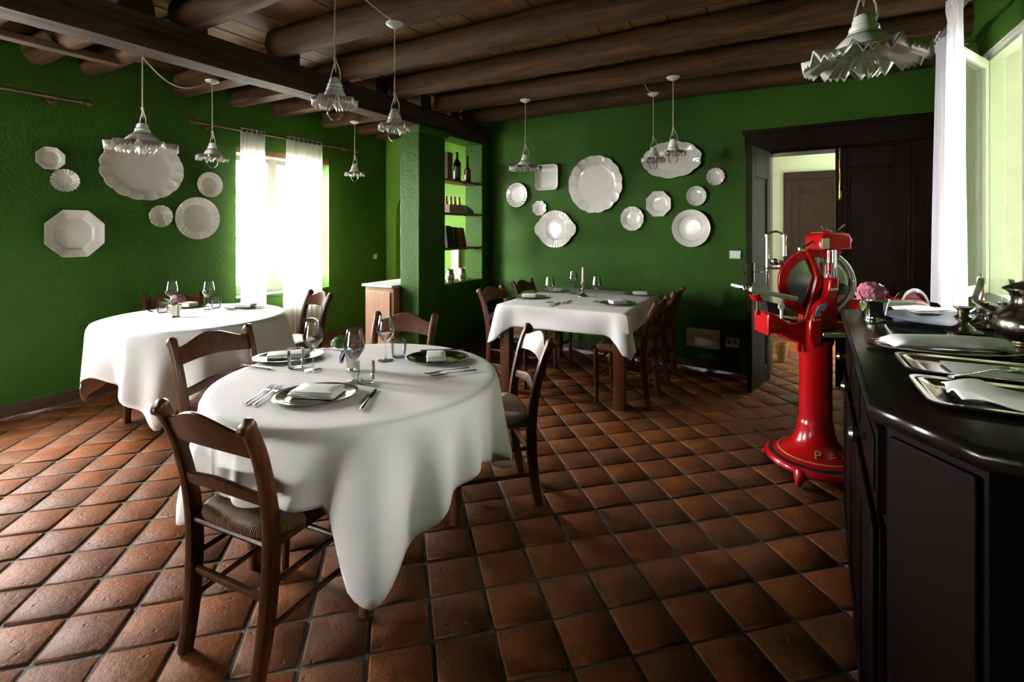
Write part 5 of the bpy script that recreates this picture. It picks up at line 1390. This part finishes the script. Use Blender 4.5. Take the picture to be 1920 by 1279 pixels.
tray(.250, 1.475, .640, 1.680, 'rectangular silver tray with a flat napkin and spoon, middle of three on the counter')
tray(.240, 1.215, .640, 1.440, 'rectangular silver tray with a crumpled napkin, nearest the counter corner')
put_napkin((.475, 1.575, CT+.0035), .26, .125, .04, 'flat white napkin under the spoon on the middle silver tray', .008, 2, 51)
pt = at_z(1868, 701, CT+.012); proto = put_cutlery('spoon', 1800, 708, 1898, 698, CT+.0135, 'silver spoon lying on the flat napkin of the middle tray')
q = MB(); nx, ny = 40, 16; rg = random.Random(5); vs = []
for j in range(ny+1):
    for i in range(nx+1):
        u, v_ = i/nx, j/ny; x = -.150 + .33*u; y = -.078 + .156*v_
        wv = math.exp(-((u-.02-.12*v_)/.10)**2)
        z = .004 + .016*wv*(.6+.5*math.sin(v_*9)) + .004*math.sin(u*14+v_*5)*math.sin(v_*7) + .002 + .006*math.exp(-(v_/.12)**2)*math.sin(u*11)**2
        vs.append((x - .012*math.sin(v_*4)*wv, y + .008*math.sin(u*9)*(v_ < .05), z))
q.put(vs, [(j*(nx+1)+i, j*(nx+1)+i+1, (j+1)*(nx+1)+i+1, (j+1)*(nx+1)+i) for j in range(ny) for i in range(nx)])
o = q.build('napkin', M['napkin'], None, 180, solid=.003); o.location = (.445, 1.327, CT+.004); tag(o, 'crumpled white napkin spread in the nearest silver tray', 'napkin')

# ================================================================ RED SLICING MACHINE ON PEDESTAL
SS = 2.72; K = SS/FPX
sc_ = at_s(1529, 600, SS)
t = thing('slicing_machine', 'old red hand-cranked slicing machine on a red column by the counter end', 'slicer', (sc_.x, sc_.y, .003), ALPHA)
def lx(u): return (u-1527)*K
def lz(v): return HC + (V0-v)*K
q = MB(); q.lathe([(0, .045), (.20, .045), (.238, .05), (.248, .062), (.246, .078), (.238, .088), (.20, .104), (.165, .122), (.13, .15), (.106, .185), (.094, .225), (.088, .262), (.088, .275), (.082, .285), (.081, .30), (.080, .70), (.088, .715), (.088, .735), (0, .735)], 56); q.build('pedestal', M['red'], t, 45)
MB().lathe([(.222, .0955), (.229, .0945), (.233, .0915), (.229, .0935), (.222, .0945)], 64).build('black_ring', M['black'], t)
def ringband(name, mat, f0, z0, f1, z1, w_=.0012):
    MB().lathe([(f0, z0+w_), (f1, z1+w_), (f1, z1-w_), (f0, z0-w_)], 64).build(name, mat, t)
ringband('black_band', M['black'], .214, .0985, .228, .0925, .0016)
ringband('gold_band', M['gold'], .183, .1128, .188, .1108, .0014)
for k in range(4):
    a = -PI/2 - .85 + k*PI/2; q = MB()
    q.tube([(.20*math.cos(a), .20*math.sin(a), .062), (.235*math.cos(a), .235*math.sin(a), .055), (.252*math.cos(a), .252*math.sin(a), .032), (.262*math.cos(a), .262*math.sin(a), .014)], [.034, .034, .024, .014], 12)
    q.lathe([(0, -.016), (.012, -.013), (.0165, 0), (.012, .013), (0, .016)], 14, (.266*math.cos(a), .266*math.sin(a), .0165)); q.build('foot', M['red'], t)
def letter(ch, ang, size):
    cu = bpy.data.curves.new('letter', 'FONT'); cu.body = ch; cu.size = size; cu.extrude = .0012; cu.align_x = 'CENTER'; cu.align_y = 'CENTER'
    o = bpy.data.objects.new('letter', cu); C.objects.link(o); o.parent = t; cu.materials.append(M['gold'])
    dg = bpy.context.evaluated_depsgraph_get(); me = bpy.data.meshes.new_from_object(o.evaluated_get(dg)); bpy.data.objects.remove(o)
    o = bpy.data.objects.new('letter', me); C.objects.link(o); o.parent = t
    if not me.materials: me.materials.append(M['gold'])
    r_ = .146; z = .1415
    o.location = (r_*math.cos(ang), r_*math.sin(ang), z); o.rotation_euler = (math.radians(36), 0, ang + PI/2)
letter('P', math.radians(-118), .070); letter('8', math.radians(-63), .070)
q = MB(); q.tube([(-.012, 0, .0), (.012, 0, .006)], .0022, 6, mat=Matrix.Translation((.15*math.cos(-1.57), .15*math.sin(-1.57), .137)) @ Matrix.Rotation(.5, 4, 'X')); q.build('hyphen', M['paleprint'], t)
# base casting, arm to the left and front drip shelf
def cast(name, outline_uv, y0, y1, mat, bevel=.008, parent=t):
    pts = [(lx(u), lz(v)) for u, v in outline_uv]
    ar = sum(p[0]*q_[1]-q_[0]*p[1] for p, q_ in zip(pts, pts[1:]+pts[:1]))
    if ar < 0: pts = pts[::-1]
    b = MB(); b.loft([[(x, y1, z) for x, z in pts], [(x, y0, z) for x, z in pts]]); return b.build(name, mat, parent, 38, bevel, 3)
cast('base_arm', [(1428, 587), (1436, 584), (1468, 604), (1500, 600), (1516, 606), (1514, 640), (1495, 642), (1473, 634), (1462, 622), (1436, 622), (1428, 628)], -.06, .10, M['red'], .008)
cast('base_block', [(1480, 606), (1590, 606), (1586, 634), (1560, 648), (1500, 648), (1484, 640)], .02, .20, M['red'], .012)
cast('yoke', [(1495, 600), (1500, 586), (1512, 566), (1526, 552), (1530, 536), (1531, 520), (1548, 518), (1547, 540), (1542, 556), (1530, 570), (1520, 584), (1516, 600), (1517, 620), (1517, 643), (1500, 645), (1494, 630)], -.11, -.045, M['red'], .012)
cast('housing', [(1516, 616), (1518, 588), (1536, 568), (1545, 548), (1547, 520), (1565, 521), (1566, 545), (1558, 560), (1559, 616)], -.05, .12, M['red'], .01)
MB().bb((lx(1516), -.12, lz(626)), (lx(1588), .10, lz(617))).build('drip_shelf', M['steel'], t, 38, .004)
MB().lathe([(0, -.018), (.030, -.016), (.034, 0), (.030, .016), (0, .018)], 20, mat=Matrix.Translation((lx(1558), -.075, lz(540))) @ Matrix.Rotation(PI/2, 4, 'X')).build('knob', M['black'], t)
# blade, ring guard and cover plate
BX, BZ, BR = lx(1527), lz(532), .166
yaw = Matrix.Translation((BX, .0, BZ)) @ Matrix.Rotation(math.radians(-14), 4, 'Z') @ Matrix.Rotation(PI/2, 4, 'X')   # local z -> toward the viewer (-y)
MB().lathe([(0, -.004), (BR*.6, -.002), (BR, .0), (BR*.97, .003), (BR*.8, .004), (BR*.25, .009), (0, .009)], 72, mat=yaw).build('blade', M['steel'], t, 20)
def arc_sweep(name, a0, a1, r0, r1, z0, z1, mat, n=28, bev=.004):
    q = MB(); rings = []
    for k in range(n+1):
        a = a0 + (a1-a0)*k/n; tp = 1
        rings.append([(r*math.cos(a), r*math.sin(a), z) for r, z in ((r0, z0), (r1, z0), (r1, z1), (r0, z1))])
    q.loft(rings, True, (True, True), yaw); return q.build(name, mat, t, 38, bev)
arc_sweep('ring_guard', math.radians(62), math.radians(262), .145, .192, -.012, .022, M['red'])
arc_sweep('blade_rim', math.radians(-98), math.radians(62), .176, .196, -.016, .014, M['brushed'], bev=.005)
q = MB(); ol = []
for k in range(25):
    a = math.radians(-80 + 138*k/24); ol.append((.150*math.cos(a), .150*math.sin(a)))
ol += [(.05, .10), (.045, .0), (.05, -.10)]
q.prism(ol, .012, .022, yaw); q.build('blade_cover', M['brushed'], t, 38, .004)
cast('guard_web', [(1500, 470), (1508, 466), (1524, 505), (1534, 520), (1530, 534), (1516, 566), (1506, 600), (1496, 598), (1510, 556), (1519, 520), (1512, 496)], -.052, -.03, M['red'], .004)
cast('web_arm', [(1558, 466), (1565, 472), (1552, 505), (1545, 512), (1541, 505)], -.050, -.03, M['red'], .004)
# head (sharpener housing), rods, prongs
cast('head', [(1516, 470), (1516, 446), (1522, 438), (1534, 436), (1562, 438), (1572, 444), (1573, 468)], -.10, .05, M['red'], .012)
q = MB(); q.tube([(lx(1570), -.02, lz(442)), (lx(1580), -.02, lz(444)), (lx(1585), -.02, lz(452)), (lx(1583), -.02, lz(460))], [.020, .020, .017, .012], 12); q.build('head_lever', M['red'], t)
MB().lathe([(0, .012), (.02, .010), (.026, 0)], 16, (lx(1545), -.02, lz(436))).build('head_cap', M['red'], t)
for a, b_ in (((1536, 437), (1529, 424)), ((1557, 437), (1573, 422))):
    q = MB(); q.tube([(lx(a[0]), -.03, lz(a[1])), ((lx(a[0])+lx(b_[0]))/2, -.03, (lz(a[1])+lz(b_[1]))/2), (lx(b_[0]), -.03, lz(b_[1]))], [.004, .006, .009], 8, flat=.5); q.build('prong', M['steel'], t)
for u, r_ in ((1535, .007), (1543, .005), (1548, .006)): MB().tube([(lx(u), -.075, lz(469)), (lx(u), -.075, lz(518))], r_, 10).build('rod', M['chrome'], t)
MB().tube([(lx(1535.5), -.08, lz(492)), (lx(1535.5), -.08, lz(514))], .013, 12).build('rod_sleeve', M['red'], t)
q = MB(); q.tube([(lx(1496), -.03, lz(466)), (lx(1515), -.04, lz(453))], .006, 8); q.lathe([(0, -.014), (.012, -.01), (.014, 0), (.012, .01), (0, .014)], 14, (lx(1493), -.03, lz(468))); q.build('guard_latch', M['steel'], t)
# carriage table with clamp frame
tm = Matrix.Translation((lx(1432), .02, lz(549))) @ Matrix.Rotation(math.radians(12), 4, 'Y')
q = MB(); q.bb((-.125, -.11, -.008), (.13, .13, .008), tm); q.bb((-.125, -.118, -.012), (.13, -.106, .014), tm)
for k in range(7): q.bb((-.118, -.095+k*.032, .008), (.122, -.083+k*.032, .012), tm)
q.build('carriage_table', M['brushed'], t, 38, .003)
q = MB(); q.tube([(lx(1392), -.05, lz(538)), (lx(1382), -.05, lz(541)), (lx(1369), -.05, lz(540))], [.009, .007, .004], 10); q.lathe([(0, -.012), (.011, -.008), (.012, .002), (.008, .012), (0, .014)], 12, (lx(1386), -.05, lz(540))); q.build('feed_handle', M['steel'], t)
for u, v0_, v1_ in ((1447.5, 540, 443), (1480, 482, 443)):
    q = MB(); q.tube([(lx(u), .06, lz(v0_)), (lx(u), .06, lz(v1_))], .0098, 12); q.lathe([(0, .006), (.013, .006), (.013, -.012), (0, -.012)], 14, (lx(u), .06, lz(v1_))); q.build('clamp_post', M['chrome'], t)
q = MB(); q.tube([(lx(1447), .06, lz(443)), (lx(1454), .06, lz(437)), (lx(1464), .06, lz(435)), (lx(1473), .06, lz(437)), (lx(1480), .06, lz(443))], .0065, 10); q.build('clamp_arch', M['steel'], t)
q = MB(); q.bb((lx(1443), .045, lz(508)), (lx(1478), .075, lz(503))); q.lathe([(0, -.022), (.022, -.020), (.030, -.006), (.028, .012), (.0, .02)], 18, (lx(1461), .055, lz(493))); q.tube([(lx(1472), .06, lz(490)), (lx(1472), .06, lz(505))], .016, 12); q.build('clamp_block', M['chrome'], t, 38, .003)
q = MB(); q.tube([(lx(1416), -.02, lz(562)), (lx(1416), -.02, lz(590))], .010, 12); q.build('support_rod', M['chrome'], t)
for v in (556, 586): MB().lathe([(0, -.012), (.015, -.012), (.015, .012), (0, .012)], 14, (lx(1415), -.02, lz(v))).build('rod_collar', M['red'], t)
cast('carriage_bracket', [(1404, 553), (1422, 558), (1420, 566), (1410, 564)], -.04, .02, M['red'], .004)
cast('slide_block', [(1430, 566), (1462, 572), (1468, 590), (1434, 586)], -.03, .10, M['iron'], .004)
MB().lathe([(0, -.006), (.016, -.006), (.020, 0), (.016, .006), (0, .006)], 20, mat=Matrix.Translation((lx(1450), -.07, lz(572))) @ Matrix.Rotation(PI/2, 4, 'X')).build('dial', M['plastic'], t)
q = MB(); q.tube([(lx(1451), -.066, lz(576)), (lx(1451), -.066, lz(594))], .008, 10); q.build('dial_stem', M['plastic'], t)
q = MB(); q.tube([(lx(1436), -.02, lz(590)), (lx(1488), -.02, lz(600))], .012, 12); q.build('slide_rod', M['steel'], t)
# small pale script on the arm, pale plate on the yoke and blue sticker
def decal(name, u, v, pts, y, mat, par=t):
    q = MB(); q.tube([(lx(u)+a*K, y, lz(v)-b_*K) for a, b_ in pts], .0016, 5); q.build(name, mat, par)
decal('script', 1436, 607, [(0, 4), (1, -2), (2, 3), (4, 2), (5, 5), (7, 3), (7, 6), (9, 4), (11, -1), (11, 5), (14, 5), (16, 3)], -.061, M['gold'])
decal('script', 1500, 594, [(0, 2), (1, -3), (2, 2), (5, 1), (6, -2), (8, 1), (10, 0), (13, -1)], -.111, M['paleprint'])
cast('maker_plate', [(1531, 538), (1545, 536), (1545, 540), (1531, 541)], -.1125, -.1095, M['paleprint'], 0)
cast('sticker', [(1503, 587), (1505, 577), (1512, 578), (1513, 586), (1509, 588)], -.1125, -.1095, M['blue_sticker'], 0)
cast('sticker', [(1506, 576), (1508, 570), (1516, 566), (1524, 563), (1523, 571), (1518, 578), (1512, 577)], -.1135, -.1095, M['blue_sticker'], 0)
cast('head_sticker', [(1518, 448), (1531, 447), (1531, 466), (1518, 467)], -.1025, -.0995, M['paleprint'], 0)
q = MB(); q.lathe([(0, -.03), (.013, -.03), (.013, .03), (0, .03)], 12, (lx(1492), -.02, lz(648))); q.build('oil_cap', M['red'], t)

# ---- second slicer on a sideboard behind the counter
s2 = at_s(1672, 560, 2.62)
sbx = .70
t2 = thing('sideboard', 'low dark sideboard behind the far end of the black counter', 'sideboard', (sbx, s2.y, .003), 0)
MB().bb((-.27, -.20, .05), (.29, .22, .83)).build('body', M['counter'], t2, 38, .004); MB().bb((-.29, -.22, .83), (.31, .24, .86)).build('top', M['counter_top'], t2, 38, .005)
MB().bb((-.24, -.17, 0), (.26, .19, .05)).build('plinth', M['counter'], t2)
t3 = thing('slicing_machine', 'smaller red slicer with chrome rim, behind the hydrangea beyond the counter', 'slicer', (s2.x, s2.y, .8635), ALPHA)
q = MB(); rings = []
for f, z in ((.92, 0), (1, .012), (1, .05), (.94, .09), (.72, .115), (.3, .125)): rings.append([(-.02 + .20*f*math.copysign(abs(math.cos(a))**.7, math.cos(a)), .11*f*math.copysign(abs(math.sin(a))**.7, math.sin(a)), z) for a in [2*PI*k/32 for k in range(32)]])
q.loft(rings); q.build('body', M['red'], t3, 50)
m4 = Matrix.Translation((.085, -.02, .035)) @ Matrix.Rotation(math.radians(20), 4, 'Z') @ Matrix.Rotation(PI/2, 4, 'X')
q = MB(); rings = []
for k in range(25):
    a = PI*k/24; rings.append([(r_*math.cos(a), r_*math.sin(a), z) for r_, z in ((.115, -.015), (.135, -.015), (.135, .02), (.115, .02))])
q.loft(rings, True, (True, True), m4); q.build('blade_rim', M['chrome'], t3, 38, .004)
MB().lathe([(0, 0), (.114, 0), (.114, .004), (0, .006)], 40, mat=Matrix.Translation((0, 0, 0)) @ m4).build('blade', M['red'], t3)
MB().bb((-.235, -.125, .085), (.03, -.085, .115)).build('carriage_bar', M['plastic'], t3, 38, .006)
